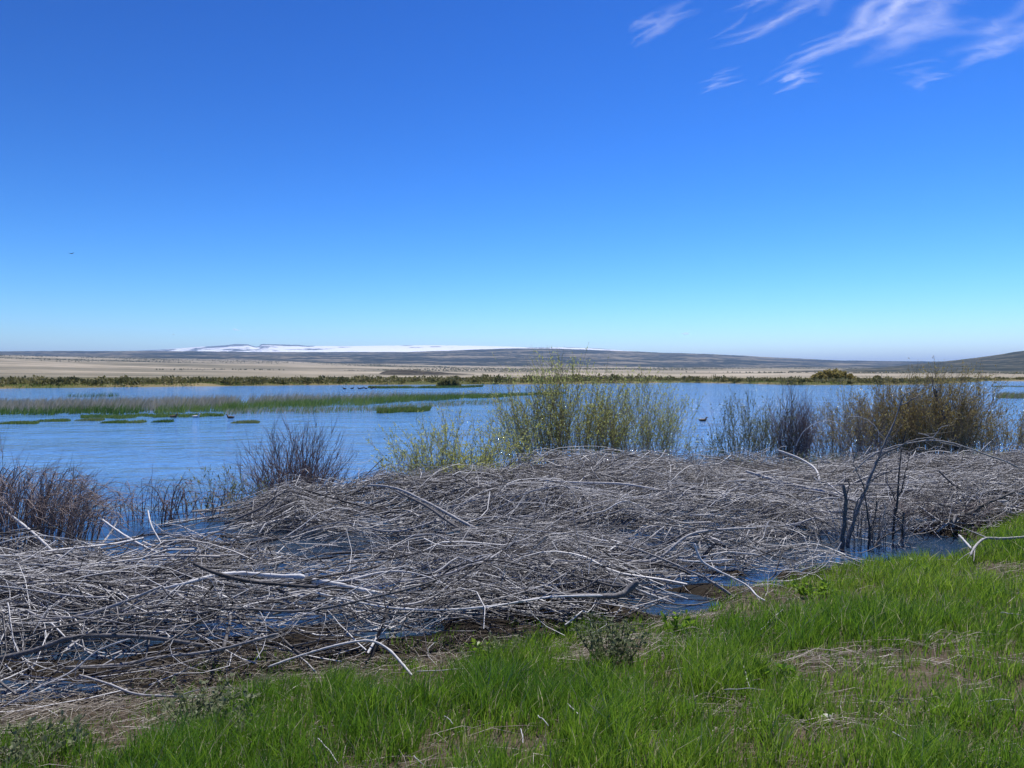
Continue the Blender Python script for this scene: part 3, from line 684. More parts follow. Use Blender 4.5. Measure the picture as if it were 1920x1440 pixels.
def side_twigs(src, n_, L, frac):
    """short forks leaving the lying sticks at an angle."""
    P_, R_ = src[0], src[1]; i_ = rng.integers(0, len(P_), n_); k_ = rng.integers(1, P_.shape[1] - 1, n_)
    T = P_[i_, k_ + 1] - P_[i_, k_]; T /= np.linalg.norm(T, axis=1, keepdims=True) + 1e-9
    T *= np.where(R_[i_, 0] > R_[i_, -1], 1, -1)[:, None]
    d = T + rng.normal(0, .45, (n_, 3)) + np.array([0, 0, .15]); d /= np.linalg.norm(d, axis=1, keepdims=True)
    ln = rng.uniform(*L, n_)[:, None, None]; s = np.linspace(0, 1, 4)[None, :, None]
    Q = P_[i_, k_][:, None] + d[:, None] * ln * s + rng.normal(0, .22, (n_, 1, 3)) * ln * s ** 2
    Q[:, 1:] += rng.normal(0, .012, (n_, 3, 3))
    Q[..., 2] = np.maximum(Q[..., 2], np.maximum(gz(Q[..., 0], Q[..., 1]), -.05) + .004)
    return Q, (R_[i_, k_] * frac)[:, None] * np.array([[1, .8, .5, .2]]), src[2][i_]
forks_a = side_twigs(mid, 6500, (.10, .45), .55); forks_b = side_twigs(big, 3600, (.15, .8), .5)
def tone_of(lev, N): return np.clip(np.where(rng.random(N) < .52, rng.uniform(.06, .36, N), rng.uniform(.45, 1.0, N)), 0, 1)
# the branches that show largest are things of their own
Pb, Rb, Lb = big; tb = tone_of(Lb, len(Pb))
tb = np.minimum(tb, .82); ctr = Pb.mean(1); d_ = np.linalg.norm(ctr - np.array([0, 0, CZ]), axis=1)
inview = np.abs((ctr[:, 0] / ctr[:, 1])) < .69
score = Rb.max(1) * np.linalg.norm(Pb[:, 0] - Pb[:, -1], axis=1) / d_ ** 2 * (Lb > .6) * inview
order = np.argsort(-score)
NB = 275
solo = order[:NB]; rest = order[NB:]

vs_, qs_, ts_ = [], [], []; o_ = 0
for (P_, R_, t_, sd) in ((Pb[rest], Rb[rest], tb[rest], 3), (mid[0], mid[1], tone_of(mid[2], len(mid[0])), 3), (fine[0], fine[1], tone_of(fine[2], len(fine[0])), 3), (forks_a[0], forks_a[1], tone_of(forks_a[2], len(forks_a[0])), 3), (forks_b[0], forks_b[1], tone_of(forks_b[2], len(forks_b[0])), 3)):
    V, q = tubes(P_, R_, sd); vs_.append(V); qs_.append(q + o_); ts_.append(np.repeat(t_, P_.shape[1] * sd)); o_ += len(V)
tag(obj('brushwood', mesh_np('brushwood', np.concatenate(vs_), qs_, np.concatenate(ts_)), M['stick']),
    'tangled heaps of thin grey flood wood lying between grass and lake', 'brushwood', kind='stuff')

def branch_mesh(P_, R_, t_, forks=2, sides=6):
    """one dead branch with knots and side shoots, in coordinates about its middle."""
    P_ = np.asarray(P_, float); Sn = len(P_)
    nn = max(2, (Sn - 1) * 2 + 1)
    tt = np.linspace(0, Sn - 1, nn)
    Q = np.stack([np.interp(tt, np.arange(Sn), P_[:, k_]) for k_ in range(3)], -1)
    Q[1:-1] = .25 * Q[:-2] + .5 * Q[1:-1] + .25 * Q[2:]
    rr = np.interp(tt, np.arange(Sn), R_) * (1 + .10 * rng.normal(size=nn)); rr[0] *= .8; rr[-1] *= .45
    Q = np.concatenate([Q[:1] - (Q[1] - Q[0]) * .003, Q, Q[-1:] + (Q[-1] - Q[-2]) * .003]); rr = np.concatenate([[1e-4], rr, [1e-4]])
    V, q = tubes(Q[None], rr[None], sides); V_ = [V]; q_ = [q]; o = len(V)
    thin_end = 1 if rr[1] > rr[-2] else -1
    for f_ in range(forks):
        i = rng.integers(2, nn - 2)
        T = (Q[i + 1] - Q[i - 1]); T /= np.linalg.norm(T) + 1e-9; T *= thin_end
        d = T * rng.uniform(.7, 1.2) + rng.normal(0, .35, 3) + np.array([0, 0, .12]); d /= np.linalg.norm(d)
        ln = rng.uniform(.15, .55)
        s = np.linspace(0, 1, 6)[:, None]
        B = Q[i] + d * ln * s + rng.normal(0, .06, 3) * s ** 2 + np.array([0, 0, -.05]) * s ** 2
        V, q = tubes(B[None], (rr[i] * .5 * np.array([1, .85, .7, .55, .4, .15]))[None], 4)
        V_.append(V); q_.append(q + o); o += len(V)
    V = np.concatenate(V_); c = P_.mean(0)
    me = mesh_np('dead_branch', V - c, q_, np.full(len(V), t_))
    return me, c

LAND = [((1.7, 15.6), 'on the rounded mound below the green willows'), ((5.0, 10.4), 'beside the pool with the leaning dead sapling'), ((1.5, 7.8), 'by the small blue pool at the grass'),
        ((-1.3, 9.8), 'around the dark hollow in the middle heap'), ((-2.2, 9.4), 'by the water glints behind the bleached hump'), ((-4.0, 13.0), 'below the bare purple brown shrub'), ((-5.5, 11.3), 'by the arching twigs at the water'),
        ((-7.5, 9.8), 'under the dense pinkish grey shrub'), ((-3.2, 7.3), 'near the thick bleached humped branch'), ((-4.4, 6.2), 'near the long thick dark branch'), ((-1.0, 6.9), 'near the dark upright stick'), ((0.9, 7.3), 'near the thick curled dark branch'),
        ((3.0, 8.6), 'near the white forked twig'), ((5.5, 17.6), 'by the pale reed litter'), ((8.0, 17.8), 'below the dark purple column of twigs'), ((11.0, 18.5), 'below the olive willows'), ((7.6, 13.0), 'on the far heap under the long arched branch'),
        ((9.5, 14.5), 'where the far heap meets the bank grass'), ((-1.0, 12.4), 'along the long grey slanting branch'), ((-1.2, 14.5), 'below the yellow green loose willow'), ((2.6, 11.5), 'in the wide heap before the mound'), ((4.6, 13.6), 'between the mound and the dead sapling'), ((0.2, 10.6), 'on the windrow behind the dark hollow')]
def region(c):
    return min(LAND, key=lambda q_: (q_[0][0] - c[0]) ** 2 + (q_[0][1] - c[1]) ** 2)[1]
def shape_word(P_):
    L_ = np.linalg.norm(P_[0] - P_[-1]); A_ = np.linalg.norm(np.diff(P_, axis=0), axis=1).sum()
    k_ = L_ / A_
    return 'straight' if k_ > .975 else ('gently bowed' if k_ > .93 else ('strongly bent' if k_ > .8 else 'hooked'))
for i in solo:
    me, c = branch_mesh(Pb[i], Rb[i] * 1.05, tb[i], forks=int(rng.integers(2, 6)))
    o = obj('dead_branch', me, M['stick']); o.location = c
    thick = 'thick' if Rb[i].max() > .0175 else 'slender'
    tw = 'pale' if tb[i] > .62 else ('mid grey' if tb[i] > .36 else 'dark')
    lw = 'long' if np.linalg.norm(np.diff(Pb[i], axis=0), axis=1).sum() > 2.3 else 'short'
    d_w = f'{shape_word(Pb[i])} {lw} {thick} {tw}'
    tag(o, f'{d_w} branch {region(c)}', 'branch', f'{d_w} branches {region(c)}')

# branches one can point at, traced over the heap
def hit(u, v, lift=0.0):
    Y = np.arange(2.5, 40, .02); x = (u - 960) / F * Y; z = CZ + (HZ - v) / F * Y
    g = np.maximum(top(x, Y), 0) + lift + .06
    k_ = np.argmax(z <= g)
    return np.array([x[k_], Y[k_], z[k_]])
def resample(P_, n_):
    P_ = np.asarray(P_, float); d = np.concatenate([[0], np.cumsum(np.linalg.norm(np.diff(P_, axis=0), axis=1))])
    # Catmull-Rom through the points
    out = []
    for s in np.linspace(0, d[-1] * .9999, n_):
        i = np.searchsorted(d, s, side='right') - 1; f = (s - d[i]) / (d[i + 1] - d[i])
        p0, p1, p2, p3 = P_[max(i - 1, 0)], P_[i], P_[i + 1], P_[min(i + 2, len(P_) - 1)]
        out.append(.5 * ((2 * p1) + (p2 - p0) * f + (2 * p0 - 5 * p1 + 4 * p2 - p3) * f * f + (3 * p1 - p0 - 3 * p2 + p3) * f ** 3))
    return np.array(out)
def traced(label, pts, w0, w1, tone, lift=.05, forks=2, cat='branch', group=None, name='dead_branch'):
    """pts (u, v[, extra lift]); w in photo pixels."""
    P_ = np.array([hit(p_[0], p_[1], lift + (p_[2] if len(p_) > 2 else 0)) for p_ in pts])
    # keep the branch's depth steady: the ray end points jitter with the heap's relief
    Ys = P_[:, 1]; sm = np.convolve(np.pad(Ys, 1, mode='edge'), [.25, .5, .25], 'valid'); sm = .5 * sm + .5 * sm.mean()
    P_ = np.array([px(p_[0], p_[1], Y_) for p_, Y_ in zip(pts, sm)])
    P_ = resample(P_, max(8, len(pts) * 4))
    R_ = np.linspace(w0, w1, len(P_)) * .5 * P_[:, 1] / F
    me, c = branch_mesh(P_, R_, tone, forks, 8)
    o = obj(name, me, M['stick']); o.location = c
    return tag(o, label, cat, group)

traced('thick pale bleached branch humped over the heap near the grass', [(300, 1106), (350, 1094), (400, 1080), (450, 1076), (510, 1081), (570, 1083)], 5, 11, .95, .16, 2)
traced('pale branch running on behind the thick bleached hump', [(585, 1090), (625, 1096), (680, 1108), (745, 1122)], 11, 7, .85, .12, 1)
traced('thick dark grey branch curling up at its end by the small pool', [(970, 1111), (1040, 1116), (1110, 1119), (1160, 1118), (1180, 1106), (1198, 1090)], 6, 13, .35, .14, 2)
traced('dark thin stick standing up from the brush at the grass edge', [(694, 1240), (706, 1200), (722, 1155), (735, 1125), (752, 1102)], 8, 3, .05, .05, 1)
traced('white forked twig lying on the heap near the grass', [(1303, 1020), (1308, 1036), (1318, 1054), (1345, 1070), (1400, 1098), (1420, 1118), (1436, 1128)], 5, 3, 1, .07, 1)
traced('white straight twig joining the white forked twig', [(1280, 1052), (1318, 1054), (1375, 1050)], 3.5, 3, 1, .09, 0)
traced('pale arched branch bent over the brush edge into the grass', [(500, 1253), (560, 1232), (630, 1212), (690, 1203), (725, 1218), (752, 1246), (772, 1270)], 4, 5, .85, .05, 0)
traced('long thick dark branch along the front of the heap', [(-30, 1242), (60, 1222), (130, 1198), (220, 1194), (300, 1200), (380, 1213)], 10, 8, .3, .1, 3)
traced('long pale branch crossing under the long dark branch', [(-20, 1340), (60, 1296), (130, 1262), (180, 1222), (240, 1200)], 3, 3.5, .75, .06, 3)
traced('smooth grey branch sweeping onto the dry litter', [(145, 1268), (200, 1285), (250, 1304), (310, 1308), (385, 1311)], 4, 5, .6, .03, 1)
traced('mid grey branch across the heap above the dry litter', [(120, 1255), (230, 1248), (290, 1235), (400, 1222), (520, 1190)], 7, 5, .45, .1, 2)
traced('long grey branch slanting down across the middle heap', [(690, 910), (740, 915), (800, 942), (860, 975), (950, 1022)], 4, 6, .6, .22, 2)
traced('dark branch slanting beside the long grey slanting branch', [(740, 920), (800, 950), (850, 985), (905, 1015)], 4, 6, .25, .2, 1)
traced('long whitish branch sweeping above the green grass', [(590, 1112), (640, 1124), (730, 1141), (830, 1145), (930, 1137), (1030, 1121), (1130, 1118)], 4, 4, .95, .12, 2)
traced('light branch lying across the lower part of the mound', [(1010, 900), (1080, 905), (1170, 908), (1250, 922), (1330, 940)], 4, 4, .8, .12, 2)
traced('grey branch over the dark hollows of the middle heap', [(1200, 1055), (1240, 1045), (1290, 1005), (1340, 995), (1420, 990)], 6, 4, .6, .14, 2)
traced('thick light branch on the heap near the leaning dead stem', [(1400, 884), (1470, 905), (1540, 922), (1600, 934)], 5, 9, .7, .14, 2)
traced('curled pale twig looping over the lake side heap', [(1460, 845, .1), (1500, 860, .15), (1530, 880, .12), (1538, 905, .05)], 4, 4, .85, .12, 0)
traced('dark crooked branch at the grass edge beyond the pool', [(1797, 970), (1820, 962), (1850, 945), (1905, 922)], 8, 4, .12, .12, 3)
traced('pale forked branch lying on the green grass by the bank', [(1935, 1007), (1880, 1011), (1850, 1010), (1832, 1024), (1822, 1042)], 5, 4, .6, .12, 4)
traced('pale stick pointing down from the bank beyond the pool', [(1800, 1004), (1815, 1020), (1828, 1034)], 4, 4, .85, .06, 1)
traced('curved light branch lying below the dense pinkish grey shrub', [(10, 960), (60, 1000), (110, 1045), (170, 1080), (250, 1100)], 4, 5, .8, .1, 1)
traced('kinked white branch standing over the small dark pool', [(276, 958), (282, 985), (298, 1015), (310, 1040)], 3, 2.5, .8, .16, 2)
traced('bundle stick tilted over the brush by the arching twigs', [(180, 1032), (205, 1000), (218, 978)], 4, 2.5, .6, .1, 2)
traced('whitish branch slanting across the dark hollow', [(190, 975), (240, 1010), (310, 1045), (390, 1075)], 4, 5, .95, .12, 1)

# the leaning dead stem by the pool: trunk with limbs
def limb(P_, w0, w1, sides=8, n_=26):
    P_ = resample(P_, n_); P_ = P_ + np.cumsum(rng.normal(0, .007, P_.shape), 0) * np.sin(np.linspace(0, np.pi, n_))[:, None] - np.linspace(0, 1, n_)[:, None] * 0
    R_ = np.linspace(w0, w1, n_) * (1 + .12 * rng.normal(size=n_)).clip(.7, 1.3)
    R_[-1] *= .3
    V, q = tubes(P_[None], R_[None], sides)
    ns = 5
    i_ = rng.integers(3, n_ - 1, ns); T = P_[i_] - P_[i_ - 1]; T /= np.linalg.norm(T, axis=1, keepdims=True)
    d = T + rng.normal(0, .5, (ns, 3)); s_ = np.linspace(0, 1, 5)[None, :, None]; ln = rng.uniform(.05, .28, (ns, 1, 1))
    Q = P_[i_][:, None] + d[:, None] * ln * s_ + rng.normal(0, .25, (ns, 1, 3)) * ln * s_ ** 2
    V2, q2 = tubes(Q, (R_[i_] * .45)[:, None] * np.array([[1, .8, .6, .4, .15]]), 4)
    return np.concatenate([V, V2]), np.concatenate([q, q2 + len(V)])
def snag(label, name, limbs, tone, cat='dead stem', group=None):
    base = limbs[0][1][0]; b = empty(name, base)
    for nm, P_, w0, w1 in limbs:
        V, q = limb(np.array(P_) - base, w0, w1)
        obj(nm, mesh_np(nm, V, [q], np.clip(np.full(len(V), tone) + .0, 0, 1)), M['stick'], b)
    return tag(b, label, cat, group)
Yb = 10.45
T_ = lambda u, v, dy=0: px(u, v, Yb + dy)
snag('tall leaning dead stem with a bent pale tip over the pool', 'dead_sapling', [
    ('trunk', [T_(1588, 1050), T_(1594, 1000, .05), T_(1606, 960, .1), T_(1622, 915, .2), T_(1640, 870, .3), T_(1662, 820, .45), T_(1680, 780, .55), T_(1688, 757, .6)], .030, .010),
    ('branch', [T_(1686, 762, .6), T_(1695, 742, .62), T_(1708, 734, .66), T_(1732, 727, .7), T_(1754, 718, .75)], .010, .004),
    ('branch', [T_(1687, 760, .6), T_(1705, 752, .6), T_(1722, 746, .62), T_(1734, 736, .62), T_(1736, 730, .62)], .010, .005),
    ('branch', [T_(1640, 870, .3), T_(1660, 850, .2), T_(1688, 838, .1), T_(1730, 824, .05), T_(1765, 824, .0)], .013, .008),
    ('branch', [T_(1622, 915, .2), T_(1615, 880, .15), T_(1612, 850, .1), T_(1614, 835, .1)], .009, .004),
    ('branch', [T_(1600, 985, .05), T_(1612, 945, -.05), T_(1628, 920, -.1), T_(1655, 880, -.15)], .012, .005)], .42)
snag('dark upright broken stub beside the leaning dead stem', 'dead_sapling', [
    ('trunk', [T_(1580, 1045, -.1), T_(1583, 990, -.1), T_(1586, 940, -.08), T_(1582, 908, -.1)], .035, .018),
    ('branch', [T_(1585, 960, -.1), T_(1592, 935, -.05), T_(1594, 912, 0), T_(1588, 898, 0)], .012, .006)], .3)
snag('pair of thin dark stems rising from the pool', 'dead_sapling', [
    ('trunk', [T_(1676, 1015, .2), T_(1678, 960, .22), T_(1684, 900, .25), T_(1690, 850, .3), T_(1700, 805, .3)], .016, .005),
    ('branch', [T_(1677, 985, .2), T_(1684, 930, .3), T_(1697, 880, .35), T_(1706, 850, .4)], .012, .004),
    ('branch', [T_(1680, 940, .2), T_(1668, 905, .2), T_(1664, 880, .2)], .008, .003)], .1)
snag('thin dark stem between the leaning stem and the stem pair', 'dead_sapling', [
    ('trunk', [T_(1627, 1050, -.1), T_(1629, 1000, -.1), T_(1624, 950, -.1), T_(1619, 905, -.1)], .016, .006),
    ('branch', [T_(1628, 1010, -.1), T_(1640, 975, -.1), T_(1644, 930, -.1)], .008, .003)], .15)
snag('short dark stem standing in the pool near the bank', 'dead_sapling', [
    ('trunk', [T_(1694, 1010, .1), T_(1696, 985, .1), T_(1695, 960, .1)], .018, .010),
    ('branch', [T_(1695, 990, .1), T_(1680, 1000, 0), T_(1640, 1025, -.2)], .012, .006)], .15)
Yb = 12.2
snag('long dead branch arching over the far heap behind the pool', 'arched_branch', [
    ('trunk', [T_(1600, 885), T_(1640, 850), T_(1690, 833), T_(1745, 823), T_(1790, 833), T_(1840, 852), T_(1890, 868), T_(1915, 880)], .009, .013),
    ('branch', [T_(1722, 812), T_(1745, 818), T_(1770, 828), T_(1800, 838)], .008, .006),
    ('branch', [T_(1745, 822), T_(1765, 808), T_(1778, 798)], .008, .004)], .6, 'branch')
Yb = 18.2
snag('pale hooked branch arching before the dark purple column', 'arched_branch', [
    ('trunk', [T_(1493, 836), T_(1505, 812), T_(1525, 797), T_(1550, 790), T_(1572, 797), T_(1588, 815), T_(1598, 834)], .011, .006)], .85, 'branch')
snag('pale drooping branch arching over the big olive willow foot', 'arched_branch', [
    ('trunk', [T_(1590, 781), T_(1612, 782), T_(1632, 792), T_(1645, 808), T_(1648, 830)], .006, .010)], .8, 'branch')
Yb = 21.6
snag('dark dead trunk leaning inside the olive willows', 'dead_sapling', [
    ('trunk', [T_(1795, 845), T_(1785, 810), T_(1768, 780), T_(1758, 755), T_(1755, 730)], .055, .025),
    ('branch', [T_(1758, 755), T_(1750, 725), T_(1748, 705)], .02, .006),
    ('branch', [T_(1760, 765), T_(1772, 758), T_(1780, 752)], .02, .01)], .18)

# ------------------------------------------------------------------ grass of the bank
def bare(x, y):
    """0 = full grass, 1 = bare litter."""
    m_ = np.zeros_like(x)
    for bx, by, rx, ry, s_ in [(1.15, 6.15, .8, .30, .9), (.75, 5.85, .5, .22, .8), (2.2, 5.3, .7, .22, .75), (3.2, 5.6, .5, .18, .6), (-3.1, 5.0, 1.2, .5, .85), (-2.1, 5.15, .5, .35, .7),
                               (2.0, 4.2, .5, .2, .6), (-.55, 3.75, .4, .15, .7), (1.7, 6.9, .35, .2, .8), (5.6, 8.1, .5, .3, .4), (1.2, 4.5, .5, .2, .5), (-1.6, 4.3, .35, .2, .5), (2.8, 3.7, .4, .2, .5)]:
        m_ = np.maximum(m_, s_ * np.exp(-(((x - bx) / rx) ** 2 + ((y - by) / ry) ** 2)))
    m_ = np.maximum(m_, sstep(-.9, -2.4, x) * sstep(4.2, 4.8, y) * (.35 + .5 * fbm(x * 1.7, y * 1.7, 77, 3)))
    return m_
N = 800000
y = 2.3 + (rng.random(N) ** 1.25) * 14; x = rng.uniform(-1, 1, N) * (.86 * y + 2.4)
d = ye(x) - y
lush = fbm(x * 1.3, y * 1.3, 171, 3); fine_n = fbm(x * 5, y * 5, 173, 2)
pr = sstep(-.45, .35, d + .6 * (fine_n - .5)) * np.clip(1 - .68 * bare(x, y), 0, 1) * np.clip(.45 + 1.7 * (lush - .32), .25, 1) * np.clip(.45 + 1.6 * (fine_n - .25), 0.3, 1)
pr *= np.interp(y, [2.3, 4, 7, 12], [1, 1, .9, .8])
k_ = (rng.random(N) < pr); x, y, lush, d, fine_n = x[k_], y[k_], lush[k_], d[k_], fine_n[k_]
Ng = len(x)
Hg = (.06 + .125 * sstep(.3, .75, lush) + .12 * sstep(.40, .78, fine_n)) * rng.uniform(.45, 1.3, Ng) * (.6 + .4 * sstep(0, .8, d)) * (1 - .45 * bare(x, y))
Wg = rng.uniform(.0034, .0078, Ng) * np.interp(y, [2, 5, 12], [.9, 1.1, 1.9])
ln = rng.normal(0, .30, (Ng, 2)) * Hg[:, None] + np.array([.10, .02]) * Hg[:, None]
V, fs, nv = blades(np.stack([x, y, gz(x, y) - .01], -1), Hg, Wg, ln, 2)
tn = np.clip(.30 + .55 * fbm(x * .8, y * .8, 181, 3) + rng.normal(0, .16, Ng) + .16 * sstep(5.5, 8.5, y), 0, .88)
tn = np.where(rng.random(Ng) < .06, 1, tn)
tag(obj('grass', mesh_np('grass', V, fs, np.repeat(tn, nv), False), M['grass']), 'lush green grass growing on the near bank', 'grass', kind='stuff')
print('grass blades', Ng)

# dry straw: lying blades in the bare patches and through the grass, and along the edge of the heap
def straw(N, xs, ys, dens, zoff, Lr, Wr, tones=(0, 1), lift=.03):
    L = rng.uniform(*Lr, N); th = rng.normal(.1, .8, N)
    s = np.linspace(-.5, .5, 3)[None]
    cur = rng.normal(0, .5, N)[:, None]
    X_ = xs[:, None] + np.cos(th[:, None] + cur * s) * s * L[:, None]; Y_ = ys[:, None] + np.sin(th[:, None] + cur * s) * s * L[:, None]
    Z_ = gz(X_, Y_) + zoff[:, None] + lift * rng.random((N, 1)) * (1 - (2 * s) ** 2) + rng.normal(0, .10, N)[:, None] * s * L[:, None]
    Z_ = np.maximum(Z_, gz(X_, Y_) + .003)
    return tubes(np.stack([X_, Y_, Z_], -1), np.repeat(rng.uniform(*Wr, N)[:, None], 3, 1) * np.array([[.7, 1, .4]]), 3), np.repeat(rng.uniform(*tones, N), 9)
N = 56000
y = 2.4 + rng.random(N) ** 1.2 * 11; x = rng.uniform(-1, 1, N) * (.84 * y + 2.2); d = ye(x) - y
pr = np.clip(.10 + 1.1 * bare(x, y) + .55 * np.exp(-((d - .05) / .35) ** 2), 0, 1) * (d > -.5)
k_ = rng.random(N) < pr; x, y = x[k_], y[k_]
(V, q), tn = straw(len(x), x, y, None, rng.random(len(x)) * (.02 + .07 * bare(x, y)), (.08, .45), (.0011, .0026), lift=.05)
tag(obj('dry_straw', mesh_np('dry_straw', V, [q], tn), M['straw']), 'bleached dry straw lying in the grass and along the brush edge', 'straw', kind='stuff')
N = 2600
x = rng.normal(5.4, .9, N); y = rng.normal(18.0, .35, N)
(V, q), tn = straw(N, x, y, None, .05 + .22 * rng.random(N), (.15, .6), (.003, .006), (.4, 1))
tag(obj('reed_litter', mesh_np('reed_litter', V, [q], tn), M['straw']), 'pinkish pale reed litter behind the brush heap at the water', 'litter', kind='stuff')

# loose twigs on the grass, each a thing
tw = [('white straight twig lying in grass, largest beside the bare earth', (1065, 1320), (1110, 1362), 5), ('pale twig lying in grass close to the bent twig pair', (1010, 1345), (1032, 1365), 4),
      ('short white twig standing in grass by the small bare spot', (974, 1368), (978, 1392), 4), ('pale twig half buried in dense grass', (775, 1418), (795, 1440), 4),
      ('long thin pale twig across the lush grass', (1680, 1375), (1765, 1428), 4), ('thin white twig leaning at the straw mound', (1394, 1250), (1414, 1292), 4),
      ('slanted white twig in the bright green grass', (1428, 1184), (1474, 1140), 4), ('pale twig pointing at the green weed clump', (1155, 1294), (1206, 1306), 4),
      ('thin twig lying in grass at the grey green weed', (832, 1345), (846, 1364), 3), ('white twig lying in grass before the dry litter', (592, 1388), (634, 1435), 4),
      ('pale straight stem lying near the lush bank grass', (1880, 1150), (1925, 1153), 4), ('long straw stem lying before the straw mound', (1360, 1296), (1440, 1297), 3),
      ('thin pale stem lying past the pale round stone', (1845, 1318), (1900, 1316), 3), ('white stem lying over the brown patch', (780, 1262), (930, 1254), 4)]
for lab, a_, b_, w_ in tw:
    def gh(u, v):
        Y = np.arange(2.2, 20, .01); xx_ = (u - 960) / F * Y; zz_ = CZ + (HZ - v) / F * Y
        k0 = np.argmax(zz_ <= gz(xx_, Y) + .09); return np.array([xx_[k0], Y[k0], zz_[k0]])
    pa, pb = gh(*a_), gh(*b_)
    s = np.linspace(0, 1, 7)[:, None]
    P_ = pa * (1 - s) + pb * s + np.array([0, 0, .004]) * np.sin(s * np.pi) + np.cumsum(rng.normal(0, .004, (7, 3)), 0)
    me, c = branch_mesh(P_, np.linspace(1, .6, 7) * w_ * .30 * pa[1] / F, .72, 0, 6)
    o = obj('fallen_twig', me, M['stick']); o.location = c
    tag(o, lab, 'twig', 'twigs lying in the grass')

# broad-leaved weeds
def weed(label, u, v, n_, hh, w_, mat, tone, lsz, name='weed'):
    Y = np.arange(2.2, 20, .01); xx_ = (u - 960) / F * Y; zz_ = CZ + (HZ - v) / F * Y
    k0 = np.argmax(zz_ <= gz(xx_, Y)); b = empty(name, (xx_[k0], Y[k0], float(gz(xx_[k0:k0 + 1], Y[k0:k0 + 1])[0])))
    ns = max(5, n_ // 14)
    a_ = rng.uniform(0, 2 * np.pi, ns); rr = np.sqrt(rng.random(ns)) * w_
    s = np.linspace(0, 1, 5)[None]
    Hs = hh * rng.uniform(.6, 1, ns)[:, None]
    St = np.stack([np.cos(a_)[:, None] * rr[:, None] * (.4 + .6 * s), np.sin(a_)[:, None] * rr[:, None] * (.4 + .6 * s), Hs * s], -1)
    V, q = tubes(St, np.full((ns, 5), .0025), 3)
    obj('stems', mesh_np('stems', V, [q], np.full(len(V), .5)), mat, b)['kind'] = 'stuff'
    i = rng.integers(0, ns, n_); k = rng.integers(1, 5, n_)
    d = np.stack([rng.normal(0, 1, n_), rng.normal(0, 1, n_), rng.uniform(.1, 1.2, n_)], -1)
    V, q = leaf_quads(St[i, k], d, lsz * rng.uniform(.6, 1.3, n_), lsz * .30)
    obj('leaves', mesh_np('leaves', V, [q], np.repeat(np.clip(rng.normal(tone, .12, n_), 0, .88), 4), False), mat, b)['kind'] = 'stuff'
    return tag(b, label, 'weed', 'broad-leaved weeds in the grass')
weed('dense grey green weed clump between brush and bare earth', 1150, 1248, 900, .30, .30, M['leaf_grey'], .35, .035)
weed('grey green weed beside the dense weed clump', 950, 1238, 320, .20, .22, M['leaf_grey'], .55, .035)
weed('bright yellow green leafy weed at the brush edge by the pool', 1525, 1122, 160, .15, .25, M['grass'], .74, .055)
weed('bright leafy weed at the water edge of the pool', 1735, 1082, 70, .14, .18, M['grass'], .74, .06)
weed('bright green leafy weed among brush at the grass edge', 905, 1232, 40, .14, .12, M['grass'], .72, .06)
weed('feathery green weed at the dry litter edge', 360, 1356, 420, .20, .28, M['leaf_grey'], .6, .035)
weed('feathery green weed in front of the dry litter', 430, 1385, 420, .20, .26, M['leaf_grey'], .5, .035)
weed('low feathery weed in short grass past the dry litter', 70, 1425, 420, .16, .25, M['leaf_grey'], .5, .035)
weed('small leafy weed before the straw mound', 1460, 1280, 60, .12, .14, M['grass'], .6, .06)
weed('leafy bright weed by the brown earth', 1268, 1200, 60, .20, .12, M['grass'], .72, .06)

# pale round stone in the grass
bm_v = []
g_ = px(1553, 1343, 4.05)
Y = np.arange(2.2, 9, .01); xx_ = (1553 - 960) / F * Y; k0 = np.argmax(CZ + (HZ - 1345) / F * Y <= gz(xx_, Y) + .05)
sx = xx_[k0]; sy = Y[k0]; szz = float(gz(np.array([sx]), np.array([sy]))[0])
la = np.linspace(-np.pi / 2, np.pi / 2, 9); lo = np.linspace(0, 2 * np.pi, 14, endpoint=False)
LA, LO = np.meshgrid(la, lo, indexing='ij')
rr = 1 + .12 * np.sin(3 * LO + 1) * np.cos(LA)
Vs = .75 * np.stack([.045 * np.cos(LA) * np.cos(LO) * rr, .035 * np.cos(LA) * np.sin(LO) * rr, .028 * np.sin(LA) + .05], -1).reshape(-1, 3)
ids = np.arange(9 * 14).reshape(9, 14)
qs = np.stack([ids[:-1], np.roll(ids[:-1], -1, 1), np.roll(ids[1:], -1, 1), ids[1:]], -1).reshape(-1, 4)
tag(obj('pale_stone', mesh_np('pale_stone', Vs, [qs], np.full(len(Vs), .6)), M['stone'], loc=(sx, sy, szz)), 'small pale round stone lying in the grass', 'stone')

# ------------------------------------------------------------------ water birds
def duck(label, u, v, tone, face=1, sc=1.0, group='water birds on the lake'):
    Y = CZ * F / (v - HZ)
    P_ = np.array([[-.24, 0, .10], [-.20, 0, .085], [-.12, 0, .06], [0, 0, .05], [.10, 0, .06], [.15, 0, .10], [.165, 0, .16], [.18, 0, .20], [.215, 0, .215], [.25, 0, .205], [.30, 0, .195]]) * sc
    P_[:, 0] *= face
    R_ = np.array([.004, .03, .07, .09, .08, .055, .034, .036, .038, .014, .004]) * sc
    V, q = tubes(P_[None], R_[None], 10)
    t_ = np.full(len(V), tone); 
    o = obj('duck', mesh_np('duck', V, [q], t_), M['feather']); o.location = ((u - 960) / F * Y, Y, 0)
    return tag(o, label, 'bird', group)
duck('brown duck swimming alone on open water by the sparse willow stems', 1318, 790, .5, 1)
duck('pale duck swimming at the edge of the reed fringe', 367, 783, .9, 1)
duck('brown duck swimming at the end of the reed fringe', 432, 784.5, .45, -1)
duck('brown duck swimming close along the middle of the reed fringe', 325, 783, .5, 1)
for k_, (u, v) in enumerate([(646, 729.6), (660, 729), (674, 729.3), (679, 728.6), (686, 729), (697, 728.6), (703, 728.2)]):
    duck('small black coot floating in a loose row on the far water', u, v, 0, 1 if k_ % 2 else -1, 1.5, 'coots on the far water')
